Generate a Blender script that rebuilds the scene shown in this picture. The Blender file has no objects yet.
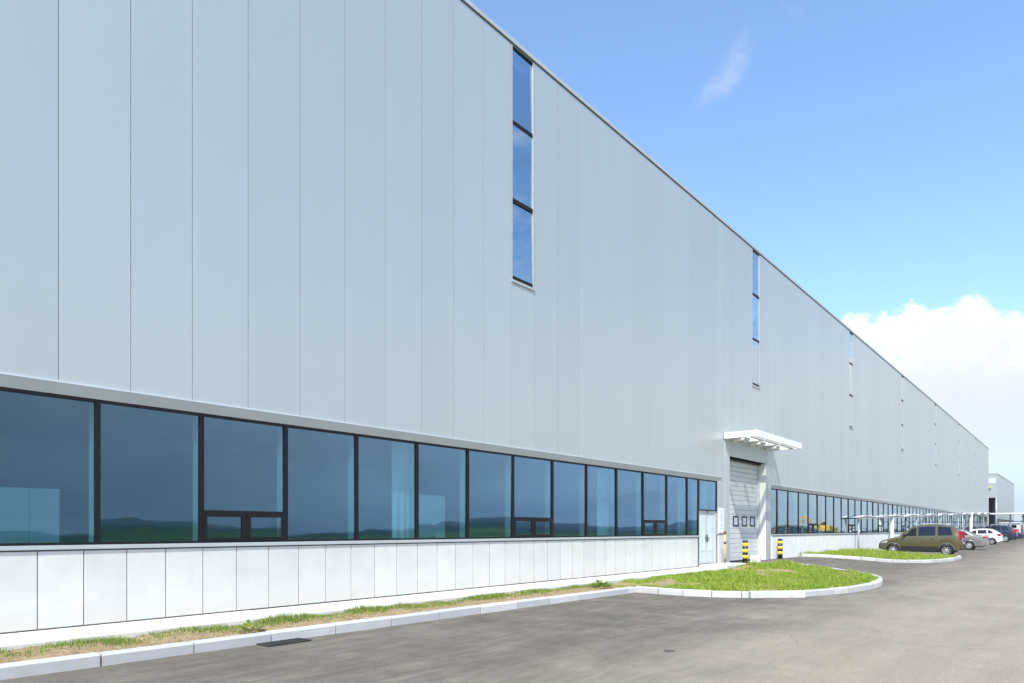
import bpy, bmesh, math, random
import numpy as np
from mathutils import Vector, Matrix, noise as mnoise

random.seed(7)
rng = np.random.default_rng(7)
SC = bpy.context.scene
COL = SC.collection
PI = math.pi

# ------------------------------------------------------------------ layout constants
F_PX, VX, HY, EYE = 700.0, 1083.0, 529.5, 1.45
TH = math.atan((VX - 512) / F_PX)
D = 10.28            # wall plane (Y)
ROOF = 12.86
SUN = Vector((-1.67, -1.0, 2.47)).normalized()      # towards the sun


def S(t):
    t = max(0.0, min(1.0, t))
    return t * t * (3 - 2 * t)


def gz(x, y):
    """height of the asphalt: the drive ramps up to the loading door"""
    return 0.19 * S((y - 5.5) / 4.3) * S((x - 21.5) / 4) * S((46 - x) / 4)


# ------------------------------------------------------------------ object helpers
class MB:
    """collects shapes, then links them as one mesh object"""

    def __init__(self):
        self.bm = bmesh.new()

    def box(self, x0, x1, y0, y1, z0, z1, bevel=0.0, mat=None):
        x0, x1 = min(x0, x1), max(x0, x1)
        y0, y1 = min(y0, y1), max(y0, y1)
        z0, z1 = min(z0, z1), max(z0, z1)
        vs = [self.bm.verts.new(p) for p in ((x0, y0, z0), (x1, y0, z0), (x1, y1, z0), (x0, y1, z0),
                                             (x0, y0, z1), (x1, y0, z1), (x1, y1, z1), (x0, y1, z1))]
        fs = [self.bm.faces.new([vs[i] for i in q]) for q in
              ((0, 3, 2, 1), (4, 5, 6, 7), (0, 1, 5, 4), (1, 2, 6, 5), (2, 3, 7, 6), (3, 0, 4, 7))]
        if bevel:
            es = list({e for f in fs for e in f.edges})
            bmesh.ops.bevel(self.bm, geom=es, offset=bevel, segments=2, affect='EDGES', profile=0.6)
        return self

    def obox(self, c, ax, ay, az, bevel=0.0):
        """oriented box: centre and three half-axis vectors"""
        c, ax, ay, az = Vector(c), Vector(ax), Vector(ay), Vector(az)
        co = [c + sx * ax + sy * ay + sz * az for sz in (-1, 1) for sx, sy in ((-1, -1), (1, -1), (1, 1), (-1, 1))]
        vs = [self.bm.verts.new(p) for p in co]
        fs = [self.bm.faces.new([vs[i] for i in q]) for q in
              ((0, 3, 2, 1), (4, 5, 6, 7), (0, 1, 5, 4), (1, 2, 6, 5), (2, 3, 7, 6), (3, 0, 4, 7))]
        if bevel:
            es = list({e for f in fs for e in f.edges})
            bmesh.ops.bevel(self.bm, geom=es, offset=bevel, segments=2, affect='EDGES', profile=0.6)
        return self

    def prism(self, pts, axis, a, b):
        """polygon extruded along an axis ('x','y','z') from a to b"""
        def mk(p, t):
            return {'x': (t, p[0], p[1]), 'y': (p[0], t, p[1]), 'z': (p[0], p[1], t)}[axis]
        A = [self.bm.verts.new(mk(p, a)) for p in pts]
        B = [self.bm.verts.new(mk(p, b)) for p in pts]
        n = len(pts)
        self.bm.faces.new(A)
        self.bm.faces.new(B[::-1])
        for i in range(n):
            self.bm.faces.new((A[i], B[i], B[(i + 1) % n], A[(i + 1) % n]))
        return self

    def tube(self, p0, p1, r0, r1=None, n=14, caps=True):
        r1 = r0 if r1 is None else r1
        p0, p1 = Vector(p0), Vector(p1)
        d = (p1 - p0).normalized()
        u = d.orthogonal().normalized()
        v = d.cross(u)
        A, B = [], []
        for i in range(n):
            a = 2 * PI * i / n
            o = u * math.cos(a) + v * math.sin(a)
            A.append(self.bm.verts.new(p0 + o * r0))
            B.append(self.bm.verts.new(p1 + o * r1))
        for i in range(n):
            self.bm.faces.new((A[i], A[(i + 1) % n], B[(i + 1) % n], B[i])).smooth = True
        if caps:
            self.bm.faces.new(A[::-1])
            self.bm.faces.new(B)
        return self

    def lathe(self, prof, c, axis='z', n=24, smooth=True, caps=True):
        """profile [(r, t)...] round an axis through c"""
        rings = []
        for r, t in prof:
            ring = []
            for i in range(n):
                a = 2 * PI * i / n
                ca, sa = r * math.cos(a), r * math.sin(a)
                p = (c[0] + ca, c[1] + sa, c[2] + t) if axis == 'z' else (c[0] + ca, c[1] + t, c[2] + sa)
                ring.append(self.bm.verts.new(p))
            rings.append(ring)
        for A, B in zip(rings, rings[1:]):
            for i in range(n):
                self.bm.faces.new((A[i], A[(i + 1) % n], B[(i + 1) % n], B[i])).smooth = smooth
        if caps and prof[0][0] > 1e-4:
            self.bm.faces.new(rings[0])
        if caps and prof[-1][0] > 1e-4:
            self.bm.faces.new(rings[-1])
        return self

    def grid(self, rows, smooth=True):
        """rows of points -> quads"""
        V = [[self.bm.verts.new(p) for p in r] for r in rows]
        for A, B in zip(V, V[1:]):
            for i in range(len(A) - 1):
                self.bm.faces.new((A[i], A[i + 1], B[i + 1], B[i])).smooth = smooth
        return V

    def build(self, name, mat, parent=None, recalc=True, sharp=None):
        if recalc:
            bmesh.ops.recalc_face_normals(self.bm, faces=self.bm.faces)
        me = bpy.data.meshes.new(name)
        self.bm.to_mesh(me)
        self.bm.free()
        if sharp is not None:
            me.set_sharp_from_angle(angle=math.radians(sharp))
        o = bpy.data.objects.new(name, me)
        COL.objects.link(o)
        if mat is not None:
            me.materials.append(mat)
        if parent is not None:
            o.parent = parent
        return o


def tag(o, label=None, cat=None, group=None, kind=None):
    if label:
        o['label'] = label
    if cat:
        o['category'] = cat
    if group:
        o['group'] = group
    if kind:
        o['kind'] = kind
    return o


def empty(name, loc=(0, 0, 0), rz=0.0):
    o = bpy.data.objects.new(name, None)
    COL.objects.link(o)
    o.location = loc
    o.rotation_euler = (0, 0, rz)
    o.empty_display_size = 0.2
    return o


def copy_tree(o, parent=None):
    c = o.copy()
    COL.objects.link(c)
    if parent is not None:
        c.parent = parent
    for ch in list(o.children):
        copy_tree(ch, c)
    return c


# ------------------------------------------------------------------ materials
def new_mat(name):
    m = bpy.data.materials.new(name)
    m.use_nodes = True
    nt = m.node_tree
    nt.nodes.clear()
    return m, nt


class NT:
    def __init__(self, nt):
        self.nt = nt

    def n(self, typ, **kw):
        nd = self.nt.nodes.new(typ)
        for k, v in kw.items():
            setattr(nd, k, v)
        return nd

    def link(self, a, b):
        self.nt.links.new(a, b)

    def val(self, node, sock, v):
        if hasattr(v, 'is_linked'):
            self.link(v, node.inputs[sock])
        else:
            node.inputs[sock].default_value = v

    def math(self, op, a, b=0.0, c=None, clamp=False):
        nd = self.n('ShaderNodeMath', operation=op)
        nd.use_clamp = clamp
        self.val(nd, 0, a)
        self.val(nd, 1, b)
        if c is not None:
            self.val(nd, 2, c)
        return nd.outputs[0]

    def noise(self, vec, scale, detail=4.0, rough=0.55, dist=0.0, dim='3D'):
        nd = self.n('ShaderNodeTexNoise', noise_dimensions=dim)
        self.link(vec, nd.inputs['Vector'])
        nd.inputs['Scale'].default_value = scale
        nd.inputs['Detail'].default_value = detail
        nd.inputs['Roughness'].default_value = rough
        nd.inputs['Distortion'].default_value = dist
        return nd.outputs['Fac']

    def ramp(self, fac, stops):
        nd = self.n('ShaderNodeValToRGB')
        cr = nd.color_ramp
        while len(cr.elements) > 1:
            cr.elements.remove(cr.elements[-1])
        cr.elements[0].position, cr.elements[0].color = stops[0][0], tuple(stops[0][1]) + (1,)
        for p, c in stops[1:]:
            e = cr.elements.new(p)
            e.color = tuple(c) + (1,)
        self.link(fac, nd.inputs[0])
        return nd.outputs[0]

    def mapr(self, v, a, b, c=0.0, d=1.0, smooth=True):
        nd = self.n('ShaderNodeMapRange')
        nd.interpolation_type = 'SMOOTHSTEP' if smooth else 'LINEAR'
        self.val(nd, 0, v)
        for i, q in enumerate((a, b, c, d)):
            nd.inputs[i + 1].default_value = q
        return nd.outputs[0]

    def mix(self, fac, a, b):
        nd = self.n('ShaderNodeMix', data_type='RGBA')
        self.val(nd, 0, fac)
        for i, v in ((6, a), (7, b)):
            if hasattr(v, 'is_linked'):
                self.link(v, nd.inputs[i])
            else:
                nd.inputs[i].default_value = tuple(v) + (1,) if len(v) == 3 else v
        return nd.outputs[2]

    def bump(self, h, strength, dist):
        nd = self.n('ShaderNodeBump')
        nd.inputs['Strength'].default_value = strength
        nd.inputs['Distance'].default_value = dist
        self.link(h, nd.inputs['Height'])
        return nd.outputs[0]

    def vscale(self, vec, s):
        nd = self.n('ShaderNodeVectorMath', operation='MULTIPLY')
        self.link(vec, nd.inputs[0])
        nd.inputs[1].default_value = s
        return nd.outputs[0]


def pmat(name, col, rough=0.6, metal=0.0, var=0.12, scale=3.0, bump=0.0, bscale=60.0, spec=0.5, coat=0.0, stretch=(1, 1, 1)):
    """principled material with procedural tone variation and optional bump"""
    m, nt = new_mat(name)
    t = NT(nt)
    out = t.n('ShaderNodeOutputMaterial')
    b = t.n('ShaderNodeBsdfPrincipled')
    t.link(b.outputs[0], out.inputs[0])
    tc = t.n('ShaderNodeTexCoord')
    v = t.vscale(tc.outputs['Object'], stretch)
    n1 = t.noise(v, scale, 5, 0.6)
    lo = [c * (1 - var) for c in col]
    hi = [min(1, c * (1 + var)) for c in col]
    t.link(t.ramp(n1, [(0.3, lo), (0.7, hi)]), b.inputs['Base Color'])
    b.inputs['Roughness'].default_value = rough
    b.inputs['Metallic'].default_value = metal
    b.inputs['Specular IOR Level'].default_value = spec
    if coat:
        b.inputs['Coat Weight'].default_value = coat
        b.inputs['Coat Roughness'].default_value = 0.05
    if bump:
        n2 = t.noise(v, bscale, 4, 0.6)
        t.link(t.bump(n2, bump, 0.01), b.inputs['Normal'])
    return m


M = {}


def make_materials():
    # --- silver grey coated metal cladding
    m, nt = new_mat('cladding_metal')
    t = NT(nt)
    out = t.n('ShaderNodeOutputMaterial')
    b = t.n('ShaderNodeBsdfPrincipled')
    t.link(b.outputs[0], out.inputs[0])
    geo = t.n('ShaderNodeNewGeometry')
    tc = t.n('ShaderNodeTexCoord')
    isl = geo.outputs['Random Per Island']
    n1 = t.noise(t.vscale(tc.outputs['Object'], (0.9, 1, 0.12)), 1.4, 4, 0.6)
    streak = t.noise(t.vscale(tc.outputs['Object'], (7.0, 1, 0.10)), 1.5, 6, 0.7)
    v = t.math('ADD', t.math('MULTIPLY', isl, 0.40), t.math('ADD', t.math('MULTIPLY', n1, 0.30), t.math('MULTIPLY', streak, 0.30)))
    cb = t.ramp(v, [(0.15, (0.480, 0.522, 0.522)), (0.85, (0.522, 0.566, 0.566))])
    grime = t.mapr(streak, 0.62, 0.80, 0.0, 0.22)
    t.link(t.mix(grime, cb, (0.40, 0.42, 0.42)), b.inputs['Base Color'])
    b.inputs['Metallic'].default_value = 0.40
    b.inputs['Roughness'].default_value = 0.36
    # oil-canning: very slow waves in the sheet
    n2 = t.noise(t.vscale(tc.outputs['Object'], (1.3, 1, 0.35)), 1.0, 2, 0.5)
    t.link(t.bump(n2, 0.12, 0.02), b.inputs['Normal'])
    M['clad'] = m
    M['trim'] = pmat('silver_trim', (0.50, 0.545, 0.56), 0.38, 0.3, 0.05, 1.5)
    M['surround'] = pmat('surround_metal', (0.47, 0.51, 0.525), 0.42, 0.2, 0.04, 1.5)
    M['coping'] = pmat('coping_metal', (0.48, 0.515, 0.525), 0.4, 0.2, 0.05, 1.5)
    M['core'] = pmat('wall_core', (0.34, 0.36, 0.37), 0.8, 0, 0.1, 2)
    M['signgrey'] = pmat('pale_sign', (0.58, 0.62, 0.63), 0.5, 0, 0.05, 2)
    M['recess_shade'] = pmat('painted_recess_shade', (0.10, 0.12, 0.13), 0.8, 0, 0.1, 2)  # shade inside the annex recess painted as dark walls
    M['frame'] = pmat('dark_window_frame', (0.012, 0.012, 0.014), 0.5, 0.0, 0.2, 6, spec=0.2)
    M['alu'] = pmat('inner_aluminium', (0.62, 0.66, 0.67), 0.45, 0.2, 0.05, 4)
    M['sunlit_white'] = pmat('sunlit_reveal_white', (0.80, 0.80, 0.78), 0.4, 0.0, 0.04, 4)  # white that puts sunlight into the colour of the door reveal
    M['tallframe'] = pmat('pale_window_frame', (0.42, 0.45, 0.455), 0.45, 0.1, 0.04, 4)
    # --- plinth stone panels
    m, nt = new_mat('plinth_stone')
    t = NT(nt)
    out = t.n('ShaderNodeOutputMaterial')
    b = t.n('ShaderNodeBsdfPrincipled')
    t.link(b.outputs[0], out.inputs[0])
    geo = t.n('ShaderNodeNewGeometry')
    tc = t.n('ShaderNodeTexCoord')
    P = tc.outputs['Object']
    isl = geo.outputs['Random Per Island']
    n1 = t.noise(P, 2.3, 6, 0.65)
    n2 = t.noise(P, 75.0, 3, 0.75)
    n3 = t.noise(t.vscale(P, (3.0, 1, 0.35)), 3.0, 5, 0.7)
    v = t.math('ADD', t.math('MULTIPLY', isl, 0.12), t.math('MULTIPLY', n1, 0.43))
    v = t.math('ADD', v, t.math('MULTIPLY', n2, 0.45))
    c = t.ramp(v, [(0.28, (0.51, 0.518, 0.508)), (0.72, (0.715, 0.72, 0.70))])
    stain = t.mapr(n3, 0.56, 0.76, 0, 0.42)
    sx = t.n('ShaderNodeSeparateXYZ')
    t.link(P, sx.inputs[0])
    splash = t.math('MULTIPLY', t.mapr(t.math('ADD', sx.outputs[2], t.math('MULTIPLY', n1, -0.35)), 0.05, 0.36, 0.9, 0.0), n1)
    c = t.mix(stain, c, (0.58, 0.58, 0.56))
    c = t.mix(splash, c, (0.50, 0.47, 0.42))
    spot = t.mapr(t.noise(P, 22, 2, 0.5), 0.76, 0.80, 0, 0.45)
    c = t.mix(spot, c, (0.42, 0.43, 0.43))
    t.link(c, b.inputs['Base Color'])
    b.inputs['Roughness'].default_value = 0.5
    b.inputs['Specular IOR Level'].default_value = 0.8
    t.link(t.bump(n2, 0.15, 0.004), b.inputs['Normal'])
    M['stone'] = m
    M['stone_lit'] = pmat('plinth_stone_lit', (0.76, 0.775, 0.775), 0.55, 0, 0.07, 2.3, 0.15, 95)  # paler copy of the plinth stone, light on the far run painted in
    M['joint'] = pmat('stone_joint', (0.10, 0.10, 0.115), 0.9)
    M['ledge'] = pmat('pale_concrete', (0.60, 0.585, 0.545), 0.85, 0, 0.10, 2.2, 0.3, 70)
    # --- kerb granite
    m, nt = new_mat('kerb_granite')
    t = NT(nt)
    out = t.n('ShaderNodeOutputMaterial')
    b = t.n('ShaderNodeBsdfPrincipled')
    t.link(b.outputs[0], out.inputs[0])
    geo = t.n('ShaderNodeNewGeometry')
    tc = t.n('ShaderNodeTexCoord')
    P = tc.outputs['Object']
    n1 = t.noise(P, 3.2, 6, 0.7)
    n2 = t.noise(P, 130.0, 2, 0.6)
    v = t.math('ADD', t.math('MULTIPLY', geo.outputs['Random Per Island'], 0.35),
               t.math('ADD', t.math('MULTIPLY', n1, 0.35), t.math('MULTIPLY', n2, 0.3)))
    c = t.ramp(v, [(0.25, (0.40, 0.41, 0.415)), (0.75, (0.63, 0.635, 0.63))])
    dirt = t.mapr(t.noise(P, 5.0, 6, 0.75), 0.52, 0.70, 0, 0.65)
    c = t.mix(dirt, c, (0.45, 0.42, 0.36))
    t.link(c, b.inputs['Base Color'])
    b.inputs['Roughness'].default_value = 0.8
    t.link(t.bump(n2, 0.35, 0.006), b.inputs['Normal'])
    M['kerb'] = m
    M['mortar'] = pmat('kerb_mortar', (0.26, 0.23, 0.18), 0.9)
    # --- asphalt
    m, nt = new_mat('asphalt')
    t = NT(nt)
    out = t.n('ShaderNodeOutputMaterial')
    b = t.n('ShaderNodeBsdfPrincipled')
    t.link(b.outputs[0], out.inputs[0])
    tc = t.n('ShaderNodeTexCoord')
    P = tc.outputs['Object']
    sx = t.n('ShaderNodeSeparateXYZ')
    t.link(P, sx.inputs[0])
    fine = t.noise(P, 260.0, 2, 0.7)
    mid = t.noise(P, 42.0, 4, 0.7)
    patch = t.noise(P, 0.75, 6, 0.65, 0.3)
    streak = t.noise(t.vscale(P, (0.22, 1.6, 1)), 1.6, 6, 0.68, 0.5)
    streak2 = t.noise(t.vscale(P, (1.1, 0.35, 1)), 1.5, 6, 0.7, 0.6)
    # dusty traffic lane further from the kerb, bare dark asphalt in the bays beside the kerb
    dust = t.mapr(t.math('ADD', sx.outputs[1], t.math('MULTIPLY', t.noise(t.vscale(P, (0.8, 1.3, 1)), 0.42, 6, 0.68, 0.6), 5.0)), 4.1, 8.2, 1.0, 0.0)
    streak3 = t.noise(t.vscale(P, (0.7, 3.6, 1)), 2.6, 6, 0.72, 0.8)
    v = t.math('ADD', t.math('MULTIPLY', patch, 0.25), t.math('MULTIPLY', streak, 0.25))
    v = t.math('ADD', v, t.math('MULTIPLY', streak3, 0.30))
    v = t.math('ADD', v, t.math('MULTIPLY', streak2, 0.20))
    bare = t.ramp(v, [(0.38, (0.080, 0.072, 0.061)), (0.50, (0.135, 0.120, 0.099)), (0.63, (0.230, 0.201, 0.160))])
    dusty = t.ramp(v, [(0.36, (0.232, 0.198, 0.154)), (0.50, (0.282, 0.243, 0.190)), (0.65, (0.335, 0.290, 0.228))])
    c = t.mix(dust, bare, dusty)
    grit = t.noise(P, 100.0, 3, 0.8)
    speck = t.math('ADD', t.math('MULTIPLY', fine, 0.20), t.math('ADD', t.math('MULTIPLY', grit, 0.40), t.math('MULTIPLY', mid, 0.40)))
    c2 = t.n('ShaderNodeMix', data_type='RGBA', blend_type='MULTIPLY')
    c2.inputs[0].default_value = 1.0
    t.link(c, c2.inputs[6])
    t.link(t.ramp(speck, [(0.36, (0.55, 0.55, 0.55)), (0.5, (0.98, 0.98, 0.98)), (0.64, (1.42, 1.40, 1.36))]), c2.inputs[7])
    c = c2.outputs[2]
    # a few hairline cracks
    vw = t.n('ShaderNodeTexVoronoi', feature='DISTANCE_TO_EDGE')
    wv = t.n('ShaderNodeVectorMath', operation='ADD')
    nz = t.n('ShaderNodeTexNoise')
    nz.inputs['Scale'].default_value = 1.7
    nz.inputs['Detail'].default_value = 6
    t.link(P, nz.inputs['Vector'])
    t.link(P, wv.inputs[0])
    t.link(t.vscale(nz.outputs['Color'], (0.9, 0.9, 0)), wv.inputs[1])
    t.link(wv.outputs[0], vw.inputs['Vector'])
    vw.inputs['Scale'].default_value = 0.23
    crack = t.mapr(vw.outputs['Distance'], 0.0008, 0.0032, 0.6, 0.0)
    crack = t.math('MULTIPLY', crack, t.mapr(t.noise(P, 0.35, 3, 0.6), 0.50, 0.60))
    c = t.mix(crack, c, (0.055, 0.05, 0.045))
    # oil spots, pale sand drifts
    oil = t.mapr(t.noise(t.vscale(P, (0.8, 1.2, 1)), 0.62, 3, 0.55), 0.69, 0.77, 0, 0.55)
    c = t.mix(oil, c, (0.09, 0.085, 0.08))
    sand = t.mapr(t.noise(t.vscale(P, (0.7, 1.4, 1)), 1.1, 6, 0.7, 0.8), 0.66, 0.78, 0, 0.55)
    c = t.mix(sand, c, (0.46, 0.40, 0.31))
    t.link(c, b.inputs['Base Color'])
    b.inputs['Roughness'].default_value = 0.86
    b.inputs['Specular IOR Level'].default_value = 0.3
    h = t.math('ADD', t.math('MULTIPLY', fine, 0.7), t.math('MULTIPLY', mid, 0.6))
    t.link(t.bump(h, 0.18, 0.010), b.inputs['Normal'])
    M['asphalt'] = m
    # --- soil, straw, grass
    m, nt = new_mat('soil')
    t = NT(nt)
    out = t.n('ShaderNodeOutputMaterial')
    b = t.n('ShaderNodeBsdfPrincipled')
    t.link(b.outputs[0], out.inputs[0])
    tc = t.n('ShaderNodeTexCoord')
    P = tc.outputs['Object']
    n1 = t.noise(P, 9, 6, 0.75)
    n2 = t.noise(P, 70, 4, 0.7)
    v = t.math('ADD', t.math('MULTIPLY', n1, 0.5), t.math('MULTIPLY', n2, 0.5))
    t.link(t.ramp(v, [(0.34, (0.13, 0.085, 0.05)), (0.5, (0.32, 0.235, 0.13)), (0.66, (0.52, 0.41, 0.25))]), b.inputs['Base Color'])
    b.inputs['Roughness'].default_value = 0.95
    t.link(t.bump(v, 0.9, 0.03), b.inputs['Normal'])
    M['soil'] = m

    def leafmat(name, stops, trans=0.35):
        m, nt = new_mat(name)
        t = NT(nt)
        out = t.n('ShaderNodeOutputMaterial')
        geo = t.n('ShaderNodeNewGeometry')
        c = t.ramp(geo.outputs['Random Per Island'], stops)
        d = t.n('ShaderNodeBsdfPrincipled')
        d.inputs['Roughness'].default_value = 0.55
        t.link(c, d.inputs['Base Color'])
        tr = t.n('ShaderNodeBsdfTranslucent')
        t.link(c, tr.inputs[0])
        mx = t.n('ShaderNodeMixShader')
        mx.inputs[0].default_value = trans
        t.link(d.outputs[0], mx.inputs[1])
        t.link(tr.outputs[0], mx.inputs[2])
        t.link(mx.outputs[0], out.inputs[0])
        return m
    M['grass'] = leafmat('grass_blade', [(0, (0.13, 0.23, 0.022)), (0.35, (0.25, 0.385, 0.032)), (0.75, (0.39, 0.52, 0.055)),
                                         (0.93, (0.44, 0.48, 0.08)), (1, (0.55, 0.46, 0.20))])
    M['stripgrass'] = leafmat('strip_grass_blade', [(0, (0.08, 0.17, 0.02)), (0.4, (0.16, 0.28, 0.025)), (0.8, (0.28, 0.38, 0.05)),
                                                    (1, (0.50, 0.42, 0.20))])
    M['straw'] = leafmat('straw', [(0, (0.30, 0.20, 0.10)), (0.5, (0.52, 0.40, 0.22)), (1, (0.70, 0.58, 0.36))], 0.15)
    M['leaf'] = leafmat('tree_leaf', [(0, (0.025, 0.055, 0.012)), (0.5, (0.055, 0.10, 0.022)), (1, (0.10, 0.15, 0.035))], 0.3)
    M['bark'] = pmat('bark', (0.10, 0.08, 0.06), 0.9, 0, 0.3, 8, 0.6, 20)
    # --- distant land
    m, nt = new_mat('land')
    t = NT(nt)
    out = t.n('ShaderNodeOutputMaterial')
    b = t.n('ShaderNodeBsdfPrincipled')
    t.link(b.outputs[0], out.inputs[0])
    tc = t.n('ShaderNodeTexCoord')
    P = tc.outputs['Object']
    n1 = t.noise(P, 0.012, 6, 0.65)
    n2 = t.noise(P, 0.11, 5, 0.7)
    v = t.math('ADD', t.math('MULTIPLY', n1, 0.6), t.math('MULTIPLY', n2, 0.4))
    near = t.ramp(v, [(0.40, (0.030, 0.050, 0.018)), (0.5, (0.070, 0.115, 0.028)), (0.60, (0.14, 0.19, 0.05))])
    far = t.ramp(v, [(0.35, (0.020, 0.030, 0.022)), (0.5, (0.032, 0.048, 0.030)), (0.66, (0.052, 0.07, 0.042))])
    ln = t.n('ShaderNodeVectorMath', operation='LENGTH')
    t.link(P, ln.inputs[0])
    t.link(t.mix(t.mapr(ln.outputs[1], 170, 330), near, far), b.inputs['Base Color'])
    b.inputs['Roughness'].default_value = 0.95
    b.inputs['Specular IOR Level'].default_value = 0.1
    M['land'] = m

    # --- glazing: coated blue glass over dark rooms
    def glass(name, tint, refl, f0, f1, wob):
        m, nt = new_mat(name)
        t = NT(nt)
        out = t.n('ShaderNodeOutputMaterial')
        tr = t.n('ShaderNodeBsdfTransparent')
        tr.inputs[0].default_value = tuple(tint) + (1,)
        gl = t.n('ShaderNodeBsdfGlossy')
        gg = t.n('ShaderNodeNewGeometry')
        dt = t.n('ShaderNodeVectorMath', operation='DOT_PRODUCT')
        t.link(gg.outputs['Normal'], dt.inputs[0])
        t.link(gg.outputs['Incoming'], dt.inputs[1])
        graze = t.mapr(t.math('ABSOLUTE', dt.outputs['Value']), 0.46, 0.22, 0.0, 1.0)
        t.link(t.mix(graze, refl, (0.88, 0.94, 0.97)), gl.inputs['Color'])
        gl.inputs['Roughness'].default_value = 0.015
        tc = t.n('ShaderNodeTexCoord')
        n1 = t.noise(tc.outputs['Object'], 0.9, 2, 0.5)
        t.link(t.bump(n1, wob, 0.02), gl.inputs['Normal'])
        lw = t.n('ShaderNodeLayerWeight')
        lw.inputs[0].default_value = 0.35
        fac = t.mapr(lw.outputs['Facing'], 0.0, 1.0, f0, f1, smooth=False)
        mx = t.n('ShaderNodeMixShader')
        t.link(fac, mx.inputs[0])
        t.link(tr.outputs[0], mx.inputs[1])
        t.link(gl.outputs[0], mx.inputs[2])
        t.link(mx.outputs[0], out.inputs[0])
        return m
    M['glass'] = glass('window_glass', (0.74, 0.92, 0.93), (0.41, 0.60, 0.84), 0.10, 0.88, 0.12)
    M['tallglass'] = glass('tall_window_glass', (0.45, 0.66, 0.74), (0.62, 0.75, 0.86), 0.36, 1.0, 0.3)
    M['carglass'] = glass('car_glass', (0.10, 0.12, 0.12), (0.75, 0.82, 0.9), 0.06, 0.45, 0.0)
    # --- frosted canopy sheet
    m, nt = new_mat('frosted_sheet')
    t = NT(nt)
    out = t.n('ShaderNodeOutputMaterial')
    a = t.n('ShaderNodeBsdfTransparent')
    a.inputs[0].default_value = (0.95, 0.98, 0.95, 1)
    b = t.n('ShaderNodeBsdfTranslucent')
    b.inputs[0].default_value = (0.93, 0.93, 0.90, 1)
    mx = t.n('ShaderNodeMixShader')
    mx.inputs[0].default_value = 0.22
    t.link(a.outputs[0], mx.inputs[1])
    t.link(b.outputs[0], mx.inputs[2])
    t.link(mx.outputs[0], out.inputs[0])
    M['frost'] = m
    M['canopywhite'] = pmat('canopy_white', (0.82, 0.82, 0.80), 0.45, 0, 0.04, 3)
    M['shutter'] = pmat('door_panel', (0.60, 0.625, 0.615), 0.5, 0.1, 0.05, 2)
    M['doorglass'] = pmat('door_vision_panel', (0.45, 0.50, 0.60), 0.15, 0, 0.1, 4)
    M['doorgreen'] = pmat('pale_door_panel', (0.60, 0.70, 0.68), 0.4, 0, 0.05, 3)
    M['doorgrey'] = pmat('grey_door_leaf', (0.55, 0.60, 0.62), 0.4, 0.1, 0.05, 3)
    M['black'] = pmat('black_plastic', (0.015, 0.015, 0.016), 0.5, 0, 0.2, 8)
    M['rubber'] = pmat('tyre_rubber', (0.022, 0.022, 0.023), 0.8, 0, 0.2, 12)
    M['yellow'] = pmat('yellow_paint', (0.80, 0.58, 0.02), 0.45, 0, 0.10, 14)
    M['bollardblack'] = pmat('bollard_black', (0.02, 0.02, 0.022), 0.5, 0, 0.2, 14)
    M['board'] = pmat('white_board', (0.80, 0.81, 0.86), 0.5, 0, 0.05, 8)
    M['boardprint'] = pmat('board_print', (0.55, 0.60, 0.72), 0.6, 0, 0.2, 30)
    M['ochre'] = pmat('ochre_post', (0.62, 0.43, 0.16), 0.6, 0, 0.15, 9)
    M['rust'] = pmat('rusty_clamp', (0.16, 0.09, 0.05), 0.8, 0.1, 0.3, 20)
    M['block'] = pmat('white_block', (0.80, 0.80, 0.79), 0.8, 0, 0.06, 6, 0.3, 60)
    M['iron'] = pmat('cast_iron', (0.05, 0.05, 0.05), 0.6, 0.5, 0.3, 20)
    M['dustyiron'] = pmat('dusty_iron', (0.10, 0.095, 0.085), 0.8, 0.2, 0.3, 20)
    M['membrane'] = pmat('white_membrane', (0.80, 0.81, 0.82), 0.6, 0, 0.04, 2)
    M['plaster'] = pmat('interior_plaster', (0.42, 0.48, 0.49), 0.9, 0, 0.06, 1)
    M['intfloor'] = pmat('interior_floor', (0.22, 0.24, 0.24), 0.5, 0, 0.1, 1)
    M['intcol'] = pmat('interior_column', (0.72, 0.76, 0.76), 0.7, 0, 0.04, 2)
    M['curtain'] = pmat('pale_curtain', (0.74, 0.80, 0.80), 0.9, 0, 0.05, 3)
    M['cabinet'] = pmat('white_cabinet', (0.78, 0.82, 0.82), 0.5, 0, 0.04, 3)
    M['steel'] = pmat('alloy_rim', (0.62, 0.62, 0.62), 0.35, 0.6, 0.1, 9)
    M['tail'] = pmat('red_lens', (0.28, 0.010, 0.014), 0.2, 0, 0.15, 20, coat=0.5)
    M['head'] = pmat('clear_lens', (0.55, 0.57, 0.6), 0.12, 0.3, 0.15, 20, coat=0.5)
    M['plate'] = pmat('number_plate', (0.05, 0.09, 0.35), 0.4, 0, 0.1, 9)
    M['machine'] = pmat('excavator_yellow', (0.80, 0.46, 0.02), 0.45, 0, 0.1, 3)
    M['red'] = pmat('red_board', (0.55, 0.10, 0.08), 0.5, 0, 0.1, 4)
    M['greensign'] = pmat('green_lamp_housing', (0.45, 0.52, 0.10), 0.5, 0, 0.1, 4)


def paint(name, col, metal=0.45, rough=0.35):
    return pmat(name, col, rough, metal, 0.04, 2, coat=0.9)


make_materials()


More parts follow.
